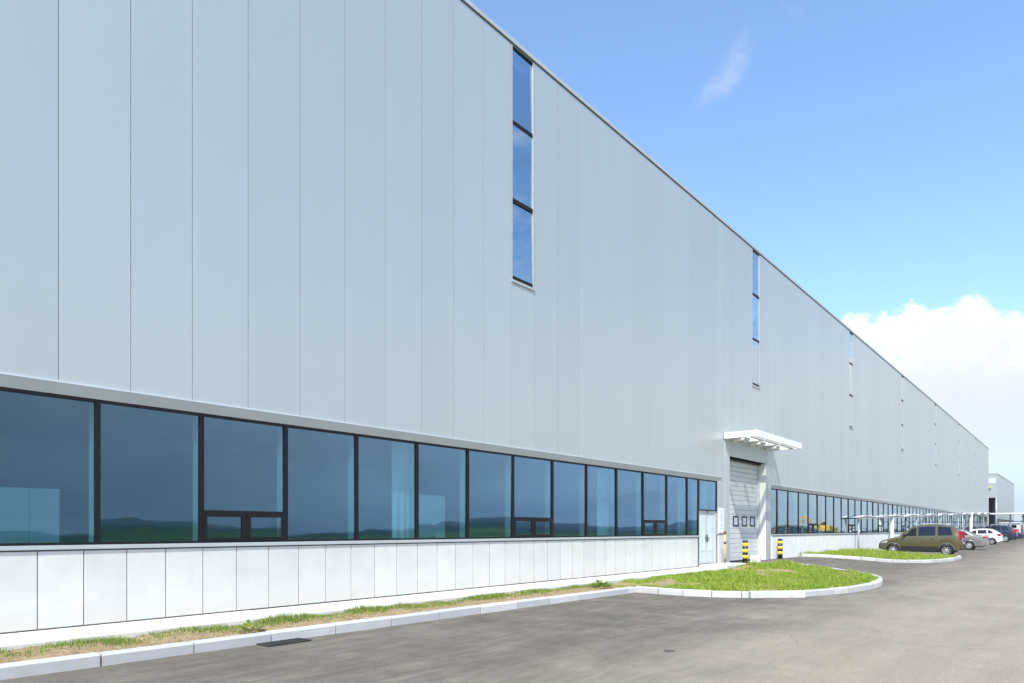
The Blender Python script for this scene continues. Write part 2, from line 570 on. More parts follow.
# ------------------------------------------------------------------ land, road, kerbs
def make_land():
    rad = [0, 20, 45, 70, 95, 120, 150, 190, 240, 300, 380, 470, 580, 700, 850, 1000, 1250, 1600, 2100, 2800, 3800]
    nA = 540
    mb = MB()
    ring = []
    ctr = mb.bm.verts.new((0, 0, -0.05))
    for r in rad[1:]:
        row = []
        for i in range(nA):
            a = 2 * PI * i / nA
            x, y = r * math.cos(a), r * math.sin(a)
            nz = mnoise.fractal(Vector((x * 0.004, y * 0.004, 3.1)), 1.0, 2.0, 5)
            nb = mnoise.fractal(Vector((math.cos(a) * 2.2, math.sin(a) * 2.2, 9.0)), 1.0, 2.0, 4)
            field = S((r - 60) / 90) * (0.1 + 0.5 * S((r - 90) / 220)) + S((r - 110) / 300) * nz * 0.7
            nt_ = mnoise.fractal(Vector((x * 0.02, y * 0.02, 6.0)), 1.0, 2.0, 3)
            hill = S((r - 480) / 420) * max(0, 0.5 + 5 * nb + 4 * nz + 1.5 * nt_) + S((r - 1100) / 900) * max(0, 8 + 16 * nb + 14 * nz + 4 * nt_)
            inplot = (y > -15 and x < 240) and r < 300
            z = -0.06 if inplot else -0.06 + max(0.0, field) + max(0.0, hill)
            row.append(mb.bm.verts.new((x, y, z)))
        ring.append(row)
    for i in range(nA):
        mb.bm.faces.new((ctr, ring[0][i], ring[0][(i + 1) % nA]))
    for A, B in zip(ring, ring[1:]):
        for i in range(nA):
            mb.bm.faces.new((A[i], B[i], B[(i + 1) % nA], A[(i + 1) % nA])).smooth = True
    o = mb.build('ground', M['land'])
    tag(o, kind='structure')


def make_road():
    xs = [-60, -30, -12] + [x * 1.0 for x in range(-10, 21)] + [20.5 + 0.5 * i for i in range(54)] + [48, 52, 60, 80, 120, 170, 230]
    ys = [-13, -8, -4, 0, 2, 4, 5, 5.5, 6, 6.5, 7, 7.5, 8, 8.5, 9, 9.5, 10, 10.4]
    mb = MB()
    mb.grid([[(x, y, gz(x, y)) for x in xs] for y in ys])
    tag(mb.build('road', M['asphalt']), kind='structure')
    # yard of paving behind the far end of the factory, same sheet level, butting at Y = 10.4
    mb = MB()
    mb.grid([[(118.5, 10.4, 0.0), (230, 10.4, 0.0)], [(118.5, 60, 0.0), (230, 60, 0.0)]])
    tag(mb.build('pavement', M['asphalt']), kind='structure')


def catmull(pts, step=0.1):
    out = []
    P = [Vector(p) for p in pts]
    P = [2 * P[0] - P[1]] + P + [2 * P[-1] - P[-2]]
    for i in range(1, len(P) - 2):
        n = max(2, int((P[i + 1] - P[i]).length / step))
        for k in range(n):
            t = k / n
            a, b, c, d = P[i - 1:i + 3]
            out.append(0.5 * ((2 * b) + (c - a) * t + (2 * a - 5 * b + 4 * c - d) * t * t + (3 * b - a - 3 * c + d) * t ** 3))
    out.append(P[-2])
    return out


def kerb_run(path, stone_len, width=0.16, top=0.13, side=1):
    """kerbstones with open mortar joints along a 2-D path (outer edge), width laid to the left (side=1)"""
    mb, mj = MB(), MB()
    L = [0.0]
    for a, b in zip(path, path[1:]):
        L.append(L[-1] + (b - a).length)

    def at(s):
        s = max(0, min(L[-1], s))
        for i in range(len(L) - 1):
            if s <= L[i + 1] + 1e-9:
                t = (s - L[i]) / max(1e-9, L[i + 1] - L[i])
                p = path[i].lerp(path[i + 1], t)
                d = (path[i + 1] - path[i]).normalized()
                return p, d
        return path[-1], (path[-1] - path[-2]).normalized()

    def section(s, dz, off):
        p, d = at(s)
        nrm = Vector((-d.y, d.x)) * side
        q = p + nrm * off
        i = q + nrm * width
        g = gz(q.x, q.y)
        ch = 0.018
        return [(q.x, q.y, g - 0.05), (q.x, q.y, g + top - ch + dz), (q.x + nrm.x * ch, q.y + nrm.y * ch, g + top + dz),
                (i.x, i.y, g + top + dz), (i.x, i.y, g - 0.05)]
    s = 0.0
    while s < L[-1] - 0.05:
        e = min(L[-1], s + stone_len)
        dz, off = random.uniform(-0.006, 0.006), random.uniform(-0.006, 0.006)
        gap = random.uniform(0.007, 0.014)
        n = max(1, int((e - s) / 0.2))
        secs = [section(s + gap + (e - s - 2 * gap) * k / n, dz, off) for k in range(n + 1)]
        V = mb.grid(secs, smooth=False)
        mb.bm.faces.new(V[0])
        mb.bm.faces.new(V[-1])
        sec = []
        for q in (e - 0.02, e + 0.02):
            a = section(q, -0.012, 0.012)
            sec.append(a)
        if e < L[-1] - 0.1:
            mj.grid(sec, smooth=False)
        s = e
    return mb, mj


def make_kerbs():
    V2 = lambda *p: [Vector((a, b)) for a, b in p]
    # long straight kerb beside the wall strip
    p = V2((-14, 8.17), (14.30, 8.0))
    mb, mj = kerb_run(p, 1.0)
    o = mb.build('kerb', M['kerb'])
    tag(o, kind='structure')
    tag(mj.build('kerb_joint', M['mortar']), kind='structure')
    isl1 = catmull(V2((14.32, 8.02), (14.25, 6.6), (14.75, 5.40), (16.1, 4.48), (18.4, 4.0), (21.0, 4.2), (23.3, 5.0),
                      (25.1, 6.5), (25.9, 7.7), (25.75, 8.45), (25.0, 8.72), (24.95, 9.1)), 0.12)
    mb, mj = kerb_run(isl1, 0.62)
    tag(mb.build('kerb', M['kerb']), kind='structure')
    tag(mj.build('kerb_joint', M['mortar']), kind='structure')
    isl2 = catmull(V2((33.6, 10.1), (33.9, 8.0), (34.0, 6.5), (35.0, 5.25), (37.0, 4.75), (40.0, 4.6), (42.0, 4.9), (42.9, 5.9), (43.0, 8.0), (43.0, 10.1)), 0.12)
    mb, mj = kerb_run(isl2, 0.62)
    tag(mb.build('kerb', M['kerb']), kind='structure')
    tag(mj.build('kerb_joint', M['mortar']), kind='structure')
    return isl1, isl2


def offset_path(path, d):
    out = []
    for i, p in enumerate(path):
        a = path[max(0, i - 1)]
        b = path[min(len(path) - 1, i + 1)]
        t = (b - a).normalized()
        out.append(p + Vector((-t.y, t.x)) * d)
    return out


def in_poly(x, y, P):
    """vectorised point in polygon"""
    c = np.zeros(x.shape, bool)
    n = len(P)
    for i in range(n):
        x1, y1 = P[i][0], P[i][1]
        x2, y2 = P[(i + 1) % n][0], P[(i + 1) % n][1]
        if y1 == y2:
            continue
        m = ((y1 > y) != (y2 > y)) & (x < (x2 - x1) * (y - y1) / (y2 - y1) + x1)
        c ^= m
    return c


def fbm(x, y, s, seed):
    return np.array([mnoise.fractal(Vector((a * s, b * s, seed)), 1.0, 2.0, 4) for a, b in zip(x, y)])


def blades(name, px, py, pz, hgt, wid, mat, lean=0.45, flat=False, seed=1):
    """two-segment tapered grass blades as one mesh (quad + triangle each)"""
    r = np.random.default_rng(seed)
    n = len(px)
    az = r.uniform(0, 2 * PI, n)
    ln = r.uniform(0.1, lean, n) * hgt
    la = r.uniform(0, 2 * PI, n)
    dx, dy = np.cos(az) * wid / 2, np.sin(az) * wid / 2
    lx, ly = np.cos(la) * ln, np.sin(la) * ln
    co = np.zeros((n, 5, 3))
    co[:, 0] = np.stack([px - dx, py - dy, pz], 1)
    co[:, 1] = np.stack([px + dx, py + dy, pz], 1)
    co[:, 2] = np.stack([px + dx * .8 + lx * .35, py + dy * .8 + ly * .35, pz + hgt * .55], 1)
    co[:, 3] = np.stack([px - dx * .8 + lx * .35, py - dy * .8 + ly * .35, pz + hgt * .55], 1)
    co[:, 4] = np.stack([px + lx, py + ly, pz + hgt * (0.12 if flat else 1.0)], 1)
    if flat:
        co[:, 2, 2] = pz + hgt * 0.10
        co[:, 3, 2] = pz + hgt * 0.10
    base = np.arange(n)[:, None] * 5
    loops = np.concatenate([base + np.array([[0, 1, 2, 3]]), base + np.array([[3, 2, 4]])], 1).ravel()
    me = bpy.data.meshes.new(name)
    me.vertices.add(n * 5)
    me.vertices.foreach_set('co', co.ravel())
    me.loops.add(n * 7)
    me.loops.foreach_set('vertex_index', loops.astype(np.int32))
    me.polygons.add(n * 2)
    st = (np.arange(n)[:, None] * 7 + np.array([[0, 4]])).ravel()
    me.polygons.foreach_set('loop_start', st.astype(np.int32))
    me.update(calc_edges=True)
    me.materials.append(mat)
    o = bpy.data.objects.new(name, me)
    COL.objects.link(o)
    return o


def make_planting(isl1, isl2):
    # soil strip between kerb and apron
    mb = MB()
    ys = [8.30, 8.45, 8.6, 8.75, 8.9, 9.05, 9.24]
    xs = [-14 + 0.12 * i for i in range(int((14.5 + 14) / 0.12) + 1)]

    def soilz(x, y):
        return 0.085 + 0.035 * mnoise.fractal(Vector((x * 2.2, y * 2.2, 1.3)), 1.0, 2.0, 4) + 0.02 * S((y - 8.4) / 0.3)
    mb.grid([[(x, y, soilz(x, y)) for x in xs] for y in ys])
    tag(mb.build('soil', M['soil']), kind='structure')
    # island soil
    polys = []
    for path, close, seed in ((isl1, [(24.8, 9.22), (14.4, 9.22)], 4.0), (isl2, [(43.0, 10.22), (33.6, 10.22)], 8.0)):
        inner = offset_path(path, 0.13)
        P = [(p.x, p.y) for p in inner] + close
        polys.append(P)
        mb = MB()
        x0, x1 = min(p[0] for p in P), max(p[0] for p in P)
        y0, y1 = min(p[1] for p in P), max(p[1] for p in P)
        st = 0.16
        vd = {}
        nx, ny = int((x1 - x0) / st) + 1, int((y1 - y0) / st) + 1
        gx, gy = np.meshgrid(x0 + st * np.arange(nx), y0 + st * np.arange(ny), indexing='ij')
        ins = in_poly(gx.ravel(), gy.ravel(), P).reshape(nx, ny)

        def vert(i, j):
            if (i, j) not in vd:
                x, y = gx[i, j], gy[i, j]
                vd[i, j] = mb.bm.verts.new((x, y, gz(x, y) + 0.085 + 0.03 * mnoise.noise(Vector((x, y, seed)))))
            return vd[i, j]
        for i in range(nx - 1):
            for j in range(ny - 1):
                if ins[i, j] and ins[i + 1, j] and ins[i, j + 1] and ins[i + 1, j + 1]:
                    mb.bm.faces.new((vert(i, j), vert(i + 1, j), vert(i + 1, j + 1), vert(i, j + 1))).smooth = True
        tag(mb.build('soil', M['soil']), kind='structure')
    gzv = np.vectorize(gz)
    # strip grass: tufts along the apron, straw along the kerb
    n = 30000
    x = rng.uniform(-4, 14.4, n)
    y = 9.22 - np.abs(rng.normal(0, 0.26, n))
    dens = fbm(x, y, 1.1, 5.0)
    keep = (dens + rng.uniform(-.3, .3, n) > -0.30 + 0.5 * (9.0 - y)) & (y > 8.36)
    x, y = x[keep], y[keep]
    z = np.array([soilz(a, b) for a, b in zip(x, y)]) - 0.01
    h = rng.uniform(0.02, 0.085, len(x)) * np.clip(1.0 + 1.3 * fbm(x, y, 1.6, 2.0), 0.3, 1.9)
    o = blades('strip_grass', x, y, z, h, rng.uniform(0.004, 0.009, len(x)), M['stripgrass'], 0.9, seed=3)
    tag(o, 'thin ragged grass in the narrow strip between apron and long kerb', 'grass', kind='stuff')
    n = 5200
    x = rng.uniform(-4, 14.3, n)
    y = rng.uniform(8.32, 9.1, n)
    z = np.array([soilz(a, b) for a, b in zip(x, y)]) + 0.004
    o = blades('straw', x, y, z, rng.uniform(0.05, 0.16, n), rng.uniform(0.004, 0.010, n), M['straw'], 1.6, flat=True, seed=5)
    tag(o, 'dry straw lying on bare soil along the long kerb', 'straw', kind='stuff')
    # islands
    for P, n, hh, lab in ((polys[0], 90000, 0.115, 'bright green grass on the kerbed island before the loading door'),
                          (polys[1], 26000, 0.17, 'bright green grass on the kerbed island before the olive minivan')):
        xs = [p[0] for p in P]
        ys = [p[1] for p in P]
        x = rng.uniform(min(xs), max(xs), n)
        y = rng.uniform(min(ys), max(ys), n)
        k = in_poly(x, y, P)
        x, y = x[k], y[k]
        d = fbm(x, y, 0.9, 7.7)
        k = d + rng.uniform(-.3, .3, len(x)) > -0.62
        x, y, d = x[k], y[k], d[k]
        z = gzv(x, y) + 0.07
        h = hh * rng.uniform(0.35, 1.1, len(x)) * np.clip(0.75 + 1.2 * d + 0.5 * fbm(x, y, 3.1, 1.7), 0.25, 1.8)
        o = blades('grass', x, y, z, h, rng.uniform(0.010, 0.022, len(x)), M['grass'], 0.8, seed=11)
        tag(o, lab, 'grass', kind='stuff')


make_land()
make_road()
ISL1, ISL2 = make_kerbs()
make_planting(ISL1, ISL2)


def leafy_plant(name, loc, n, h, rad, label, cat, group=None, mat='stripgrass', leaf=(0.05, 0.11)):
    mb = MB()
    for k in range(n):
        a = random.uniform(0, 2 * PI)
        r = rad * math.sqrt(random.random())
        z = h * random.uniform(0.1, 1.0) * (1 - 0.5 * (r / rad))
        L = random.uniform(*leaf)
        d = Vector((math.cos(a), math.sin(a), random.uniform(-0.2, 0.9))).normalized()
        s = d.cross(Vector((0, 0, 1))).normalized() * L * 0.28
        p = Vector((math.cos(a) * r, math.sin(a) * r, z))
        vs = [mb.bm.verts.new(q) for q in (p, p + d * L * .5 + s, p + d * L, p + d * L * .5 - s)]
        mb.bm.faces.new(vs)
    for k in range(max(3, n // 25)):
        a = random.uniform(0, 2 * PI)
        mb.tube((0, 0, -0.05), (math.cos(a) * rad * .6, math.sin(a) * rad * .6, h * .7), 0.004, 0.002, 4, False)
    o = mb.build(name, M[mat], recalc=False)
    o.location = loc
    tag(o, label, cat, group)
    return o


leafy_plant('weed', (13.85, 8.62, 0.10), 150, 0.20, 0.24, 'leafy green weed clump where the long kerb meets the near grass island', 'weed')
leafy_plant('weed', (24.5, 9.05, 0.13), 130, 0.40, 0.22, 'leafy weed growing beside the ochre post by the entrance step', 'weed', mat='grass')
leafy_plant('weed', (5.0, 8.55, 0.10), 60, 0.12, 0.12, 'small flat weed on bare soil above the drain grate', 'weed')

# ------------------------------------------------------------------ factory building
W1 = [-6.71, -5.21, -3.71, -2.21, -0.71, 0.79, 2.29, 3.79, 5.23, 6.67, 8.14, 9.64, 11.13, 12.68, 14.25, 15.80, 17.36, 18.91, 20.46, 21.95, 22.86]
W2 = [30.02, 30.9] + [32.35 + 1.5 * i for i in range(57)]
XE = 118.4
X0 = -8.0
SILL, HEAD = 1.245, 3.205
TALL = [-2.55, 12.56, 27.80, 42.83, 57.5, 72.5, 87.6, 102.7]
TW = 0.90
TZ0, TZ1 = 7.28, 12.72
GX0, GX1, GZ1 = 25.50, 29.35, 4.20
REC = 0.30

factory = empty('factory_building', (0, D, 0))
tag(factory, 'very long silver grey metal clad factory with ribbon windows above a white stone base', 'factory')


def fpart(mb, name, mat, parent=None, **kw):
    """link as part of the factory; geometry is written in world coordinates"""
    bmesh.ops.translate(mb.bm, verts=mb.bm.verts, vec=(0, -D, 0))
    return mb.build(name, mat, parent or factory, **kw)


def minus(x0, x1, z0, z1, holes):
    """rectangle minus holes -> list of rectangles (column by column)"""
    xs = sorted({x0, x1} | {min(max(h[i], x0), x1) for h in holes for i in (0, 1)})
    out = []
    for a, b in zip(xs, xs[1:]):
        if b - a < 1e-4:
            continue
        mid = (a + b) / 2
        hz = sorted([(max(z0, h[2]), min(z1, h[3])) for h in holes if h[0] < mid < h[1]])
        z = z0
        for c, d in hz:
            if d <= z:
                continue
            if c > z + 1e-4:
                out.append((a, b, z, c))
            z = d
        if z < z1 - 1e-4:
            out.append((a, b, z, z1))
    return out


def build_factory():
    holes = [(W1[0], W1[-1], SILL, HEAD), (22.86, 24.36, 0.0, HEAD), (GX0, GX1, 0.0, GZ1), (W2[0], W2[-1], SILL, HEAD)]
    holes += [(x, x + TW, TZ0, TZ1) for x in TALL]
    # structural core behind all skins
    mb = MB()
    for a, b, c, d in minus(X0, XE - 0.05, 0.0, ROOF - 0.25, holes):
        mb.box(a, b, D + 0.06, D + 0.30, c, d)
    fpart(mb, 'wall_core', M['core'])
    # cladding sheets with open seams
    seams = [3.31, 4.20, 5.07, 5.97, 6.92, 7.85]
    x = 3.31
    left = []
    while x > X0 + 0.5:
        x -= 0.93
        left.append(x)
    seams = [X0] + sorted(left) + seams + [8.79, 9.73, 10.67, 11.61]
    for k, t0 in enumerate(TALL[1:]):
        nxt = TALL[1:][k + 1] if k + 2 < len(TALL) else XE
        seams += [t0, t0 + TW]
        n = max(1, round((nxt - t0 - TW) / 0.94))
        seams += [t0 + TW + (nxt - t0 - TW) * i / n for i in range(1, n)]
    seams += [XE]
    seams = sorted(s for s in set(seams) if s >= X0)
    mb = MB()
    zc = HEAD + 0.17
    g = 0.0038
    for a, b in zip(seams, seams[1:]):
        if b - a < 0.1:
            continue
        cut = [h for h in holes if h[0] < b - 1e-3 and h[1] > a + 1e-3]
        # the loading-door surround and the strip beside the entrance door reach lower
        for p, q, c, d in minus(a + g, b - g, zc, ROOF - 0.13, cut + [(GX0 - 0.5, GX1 + 0.67, 0.0, GZ1 + 0.0)] if b > GX0 - 0.6 and a < GX1 + 0.7 else cut):
            if q - p < 0.02:
                continue
            mb.box(p, q, D, D + 0.055, c, d)
    # short lengths: beside entrance door, left and right of the loading door
    mb.box(24.43, 24.98, D, D + 0.055, 1.26, HEAD + 0.16)
    mb.box(24.993, 25.02, D, D + 0.055, 0.10, GZ1)
    mb.box(GX1 + 0.24, W2[0] - 0.008, D, D + 0.055, 0.10, GZ1 - 0.003)
    fpart(mb, 'cladding', M['clad'])
    # coping
    mb = MB()
    mb.box(X0 - 0.03, XE + 0.03, D - 0.03, D + 0.35, ROOF - 0.095, ROOF)
    fpart(mb, 'coping', M['coping'])
    mb = MB()
    mb.box(X0, XE, D + 0.012, D + 0.05, ROOF - 0.135, ROOF - 0.095)
    fpart(mb, 'shadow_gap', M['frame'])
    # roof and hidden sides
    mb = MB()
    mb.box(X0, XE, D + 0.35, D + 60, ROOF - 0.45, ROOF - 0.25)
    fpart(mb, 'roof', M['coping'])
    mb = MB()
    n = 40
    for k in range(n):
        a, b = D + 0.3 + (59.6) * k / n, D + 0.3 + 59.6 * (k + 1) / n
        mb.box(XE - 0.05, XE, a + g, b - g, 0, ROOF - 0.115)
        mb.box(X0, X0 + 0.05, a + g, b - g, 0, ROOF - 0.115)
    mb.box(X0, XE, D + 60, D + 60.2, 0, ROOF - 0.115)
    mb.box(XE - 0.05, XE, D + 0.055, D + 0.3, 0, ROOF - 0.115)
    fpart(mb, 'side_wall', M['clad'])
    # corner trim at far end
    mb = MB()
    mb.box(XE, XE + 0.05, D - 0.02, D + 0.2, 0.0, ROOF - 0.12)
    fpart(mb, 'corner_trim', M['trim'])
    # flashing under the cladding, over the ribbon windows
    mb = MB()
    for a, b in ((X0, 24.72), (W2[0] - 0.02, W2[-1] + 0.4)):
        mb.prism([(D - 0.042, zc - 0.022), (D - 0.036, zc - 0.004), (D + 0.06, zc - 0.002), (D + 0.06, HEAD), (D + 0.010, HEAD)], 'x', a, b)
    fpart(mb, 'flashing', M['trim'])
    # sill
    mb = MB()
    for a, b in ((X0, 22.84), (W2[0] + 0.02, XE - 0.5)):
        mb.box(a, b, D - 0.055, D + 0.10, SILL - 0.055, SILL, 0.006)
    fpart(mb, 'window_sill', M['trim'])
    # plinth: stone panels with joints, backed by a dark joint sheet
    mb = MB()
    meas = [3.07, 3.60, 4.14, 4.67, 5.22, 5.76, 6.32, 6.88]
    st = [3.07 - 0.54 * k for k in range(20, 0, -1)] + meas
    x = 6.88
    while x < 22.3:
        x += 0.545
        st.append(min(x, 22.82))
    st = [s for s in st if s > X0]
    for a, b in zip(st, st[1:]):
        gp = 0.006 + 0.006 * S((a - 6) / 12)
        mb.box(a + gp, b - gp, D - 0.025, D + 0.03, 0.186, SILL - 0.075, 0.004)
    fpart(mb, 'plinth', M['stone'])
    mb = MB()
    mb.box(24.46, 24.99, D - 0.025, D + 0.03, 0.10, 1.24, 0.004)
    fpart(mb, 'plinth', M['stone'])
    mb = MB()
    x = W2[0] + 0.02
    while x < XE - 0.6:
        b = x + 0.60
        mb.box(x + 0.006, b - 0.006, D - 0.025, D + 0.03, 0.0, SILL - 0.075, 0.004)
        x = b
    fpart(mb, 'plinth', M['stone_lit'])
    mb = MB()
    mb.box(X0, 22.80, D - 0.016, D + 0.058, 0.10, SILL - 0.055)
    mb.box(W2[0] + 0.03, XE - 0.6, D - 0.016, D + 0.058, 0.0, SILL - 0.055)
    fpart(mb, 'plinth_joint', M['joint'])
    # apron ledge at the foot of the wall
    mb = MB()
    x = X0
    while x < 22.7:
        b = min(x + 2.0, 22.75)
        mb.box(x + 0.003, b - 0.003, 9.22, D + 0.0, -0.05, 0.165 + random.uniform(-.003, .003), 0.012)
        x = b
    fpart(mb, 'apron', M['ledge'])
    mb = MB()
    mb.box(22.78, 24.95, 9.25, D + 0.02, -0.05, 0.235, 0.012)
    fpart(mb, 'door_step', M['ledge'])

    # ---- ribbon windows
    vent1 = {7 + 1: 1, 13: 1, 17: 1, 3: 1}

    def skew(mb, xc, zc_, amt):
        tx, tz_ = random.gauss(0, amt), random.gauss(0, amt)
        for v in mb.bm.verts:
            v.co.y += tx * (v.co.x - xc) + tz_ * (v.co.z - zc_)

    def window(a, b, z0, z1, vent, fw=0.030):
        y0, y1 = D + 0.015, D + 0.085
        f = MB()
        f.box(a, a + fw, y0, y1, z0, z1)
        f.box(b - fw, b, y0, y1, z0, z1)
        f.box(a + fw, b - fw, y0, y1, z0, z0 + 0.035)
        f.box(a + fw, b - fw, y0, y1, z1 - 0.040, z1)
        zt = z0 + 0.035
        if vent:
            zt = z0 + 0.50
            f.box(a + fw, b - fw, y0, y1, zt - 0.055, zt)
            mid = (a + b) / 2
            f.box(mid - 0.03, mid + 0.03, y0, y1, z0 + 0.035, zt - 0.055)
        root = fpart(f, 'window', M['frame'])
        p = MB()
        p.box(a + fw, b - fw, D + 0.045, D + 0.055, zt, z1 - 0.04)
        skew(p, (a + b) / 2, (zt + z1) / 2, 0.004)
        fpart(p, 'pane', M['glass'], root)
        i = MB()
        i.box(b - 0.034, b + 0.030, y1, y1 + 0.16, z0, z1)
        fpart(i, 'inner_mullion', M['alu'], root)
        if vent:
            for q0, q1 in ((a + fw, mid - 0.03), (mid + 0.03, b - fw)):
                s = MB()
                e = 0.045
                za, zb = z0 + 0.035, zt - 0.055
                s.box(q0, q0 + e, D + 0.005, D + 0.06, za, zb)
                s.box(q1 - e, q1, D + 0.005, D + 0.06, za, zb)
                s.box(q0 + e, q1 - e, D + 0.005, D + 0.06, za, za + e)
                s.box(q0 + e, q1 - e, D + 0.005, D + 0.06, zb - e, zb)
                fpart(s, 'opening_sash', M['frame'], root)
                s = MB()
                s.box(q0 + e, q1 - e, D + 0.025, D + 0.035, za + e, zb - e)
                fpart(s, 'sash_pane', M['glass'], root)
        return root
    for k, (a, b) in enumerate(zip(W1, W1[1:])):
        window(a, b, SILL, HEAD, k in (8, 13, 17, 3))
    window(22.86, 24.40, 2.12, HEAD, False)
    for k, (a, b) in enumerate(zip(W2, W2[1:])):
        window(a, b, SILL, HEAD, k % 5 == 4, 0.019)
    # ---- tall slot windows
    for x in TALL:
        f = MB()
        fw = 0.055
        f.box(x + 0.012, x + fw, D - 0.008, D + 0.09, TZ0 - 0.02, TZ1)
        f.box(x + TW - fw, x + TW - 0.012, D - 0.008, D + 0.09, TZ0 - 0.02, TZ1)
        f.box(x + 0.012, x + TW - 0.012, D - 0.03, D + 0.09, TZ0 - 0.075, TZ0 - 0.022)
        root = fpart(f, 'tall_window', M['tallframe'])
        hp = (TZ1 - TZ0) / 3
        for q in range(3):
            za, zb = TZ0 + hp * q, TZ0 + hp * (q + 1)
            t = MB()
            t.box(x + fw, x + TW - fw, D + 0.008, D + 0.09, za, za + 0.085)
            fpart(t, 'transom', M['frame'], root)
            if q == 2:
                t = MB()
                t.box(x + fw, x + TW - fw, D + 0.008, D + 0.09, zb - 0.05, zb)
                fpart(t, 'transom', M['frame'], root)
            t = MB()
            t.box(x + fw, x + TW - fw, D + 0.028, D + 0.038, za + 0.085, zb - (0.05 if q == 2 else 0))
            skew(t, x + TW / 2, (za + zb) / 2, 0.006)
            fpart(t, 'pane', M['tallglass'], root)
        t = MB()
        t.box(x - 0.25, x + TW + 0.25, D + 0.75, D + 0.80, TZ0 - 0.3, TZ1 + 0.0)
        fpart(t, 'inner_blind', M['plaster'], root)
    # ---- entrance door (pale double door below the transom window)
    f = MB()
    f.box(22.87, 22.95, D + 0.05, D + 0.15, 0.235, 2.12)
    f.box(24.29, 24.37, D + 0.05, D + 0.15, 0.235, 2.12)
    f.box(22.95, 24.29, D + 0.05, D + 0.15, 2.03, 2.12)
    root = fpart(f, 'entrance_door', M['doorgrey'])
    for q0, q1, hs in ((22.955, 23.615, 1), (23.625, 24.285, 0)):
        l = MB()
        l.box(q0, q1, D + 0.075, D + 0.125, 0.245, 2.025, 0.004)
        fpart(l, 'door_leaf', M['doorgrey'], root)
        l = MB()
        l.box(q0 + 0.14, q1 - 0.14, D + 0.066, D + 0.075, 0.70, 1.93, 0.003)
        fpart(l, 'door_panel', M['doorgreen'], root)
        l = MB()
        l.box(q0 + 0.10, q1 - 0.10, D + 0.070, D + 0.075, 0.32, 0.62, 0.002)
        fpart(l, 'kick_plate', M['alu'], root)
        h = MB()
        hx = q1 - 0.05 if hs else q0 + 0.05
        h.box(hx - 0.02, hx + 0.02, D + 0.06, D + 0.075, 1.02, 1.26, 0.003)
        h.box(hx - 0.09 if hs else hx, hx if hs else hx + 0.09, D + 0.025, D + 0.06, 1.13, 1.155, 0.004)
        fpart(h, 'handle', M['black'], root)
    h = MB()
    h.box(23.58, 23.66, D + 0.02, D + 0.05, 2.055, 2.10)
    fpart(h, 'door_closer', M['black'], root)
    # ---- loading door in its recess
    s = MB()
    s.box(25.03, GX0 - 0.003, D - 0.022, D + 0.30 + REC, 0.05, GZ1 + 0.60, 0.004)
    s.box(GX1 + 0.003, GX1 + 0.23, D - 0.022, D + 0.30 + REC, 0.05, GZ1 + 0.60, 0.004)
    s.box(GX0, GX1, D - 0.018, D + 0.30 + REC, GZ1, GZ1 + 0.595, 0.004)
    surround = fpart(s, 'door_surround', M['surround'])
    s = MB()
    s.box(GX1 - 0.012, GX1 + 0.001, D - 0.020, D + REC - 0.075, 0.10, GZ1 - 0.002)
    fpart(s, 'sunlit_reveal', M['sunlit_white'])  # added white sheet, paints the sun on the right-hand reveal
    s = MB()
    nsl = 22
    yb = D + REC
    for k in range(nsl):
        a, b = 0.16 + (GZ1 + 0.1 - 0.16) * k / nsl, 0.16 + (GZ1 + 0.1 - 0.16) * (k + 1) / nsl
        s.prism([(yb, a + 0.004), (yb, b - 0.022), (yb + 0.014, b - 0.004), (yb + 0.06, b - 0.004), (yb + 0.06, a + 0.004)], 'x', GX0 - 0.05, GX1 + 0.05)
    door = fpart(s, 'loading_door', M['shutter'])
    s = MB()
    s.box(GX0 - 0.05, GX1 + 0.05, yb - 0.012, yb + 0.03, 0.16, 0.24)
    fpart(s, 'bottom_seal', M['black'], door)
    for cx in (25.72, 26.62, 27.52, 28.42):
        s = MB()
        for (a, b, c, d) in ((-.27, -.21, -.20, .20), (.21, .27, -.20, .20), (-.21, .21, .15, .20), (-.21, .21, -.20, -.15)):
            s.box(cx + 0.25 + a, cx + 0.25 + b, yb - 0.02, yb + 0.02, 1.78 + c, 1.78 + d)
        w = fpart(s, 'vision_panel', M['frame'], door)
        s = MB()
        s.box(cx + 0.04, cx + 0.46, yb - 0.008, yb + 0.004, 1.63, 1.93)
        fpart(s, 'vision_pane', M['doorglass'], door)
    for gx in (GX0, GX1 - 0.10):
        s = MB()
        s.box(gx + 0.004, gx + 0.096, yb - 0.07, yb - 0.002, 0.16, GZ1 - 0.004)
        fpart(s, 'guide_rail', M['alu'], door)
    s = MB()
    s.box(GX0 + 0.004, GX1 - 0.004, yb - 0.10, yb - 0.002, GZ1 - 0.07, GZ1 - 0.004)
    fpart(s, 'top_seal', M['black'], door)
    # ---- canopy
    CX0, CX1, CP, CZ0, CZ1 = 24.97, 30.17, 1.22, 4.80, 5.02
    c = MB()
    y1 = D - 0.024
    yf = D - CP
    c.box(CX0, CX1, yf, yf + 0.07, CZ0 - 0.01, CZ1 + 0.02, 0.006)
    c.box(CX0, CX0 + 0.07, yf + 0.072, y1, CZ0, CZ1, 0.006)
    c.box(CX1 - 0.07, CX1, yf + 0.072, y1, CZ0, CZ1, 0.006)
    c.box(CX0 + 0.072, CX1 - 0.072, D - 0.36, y1, CZ1 - 0.075, CZ1 - 0.01)
    can = fpart(c, 'canopy', M['canopywhite'])
    cols = [CX0 + (CX1 - CX0) * k / 3 for k in (1, 2)]
    for cx in cols:
        s = MB()
        s.box(cx - 0.06, cx + 0.06, yf + 0.073, y1, CZ0 + 0.03, CZ1 - 0.05, 0.004)
        fpart(s, 'beam', M['canopywhite'], can)
    s = MB()
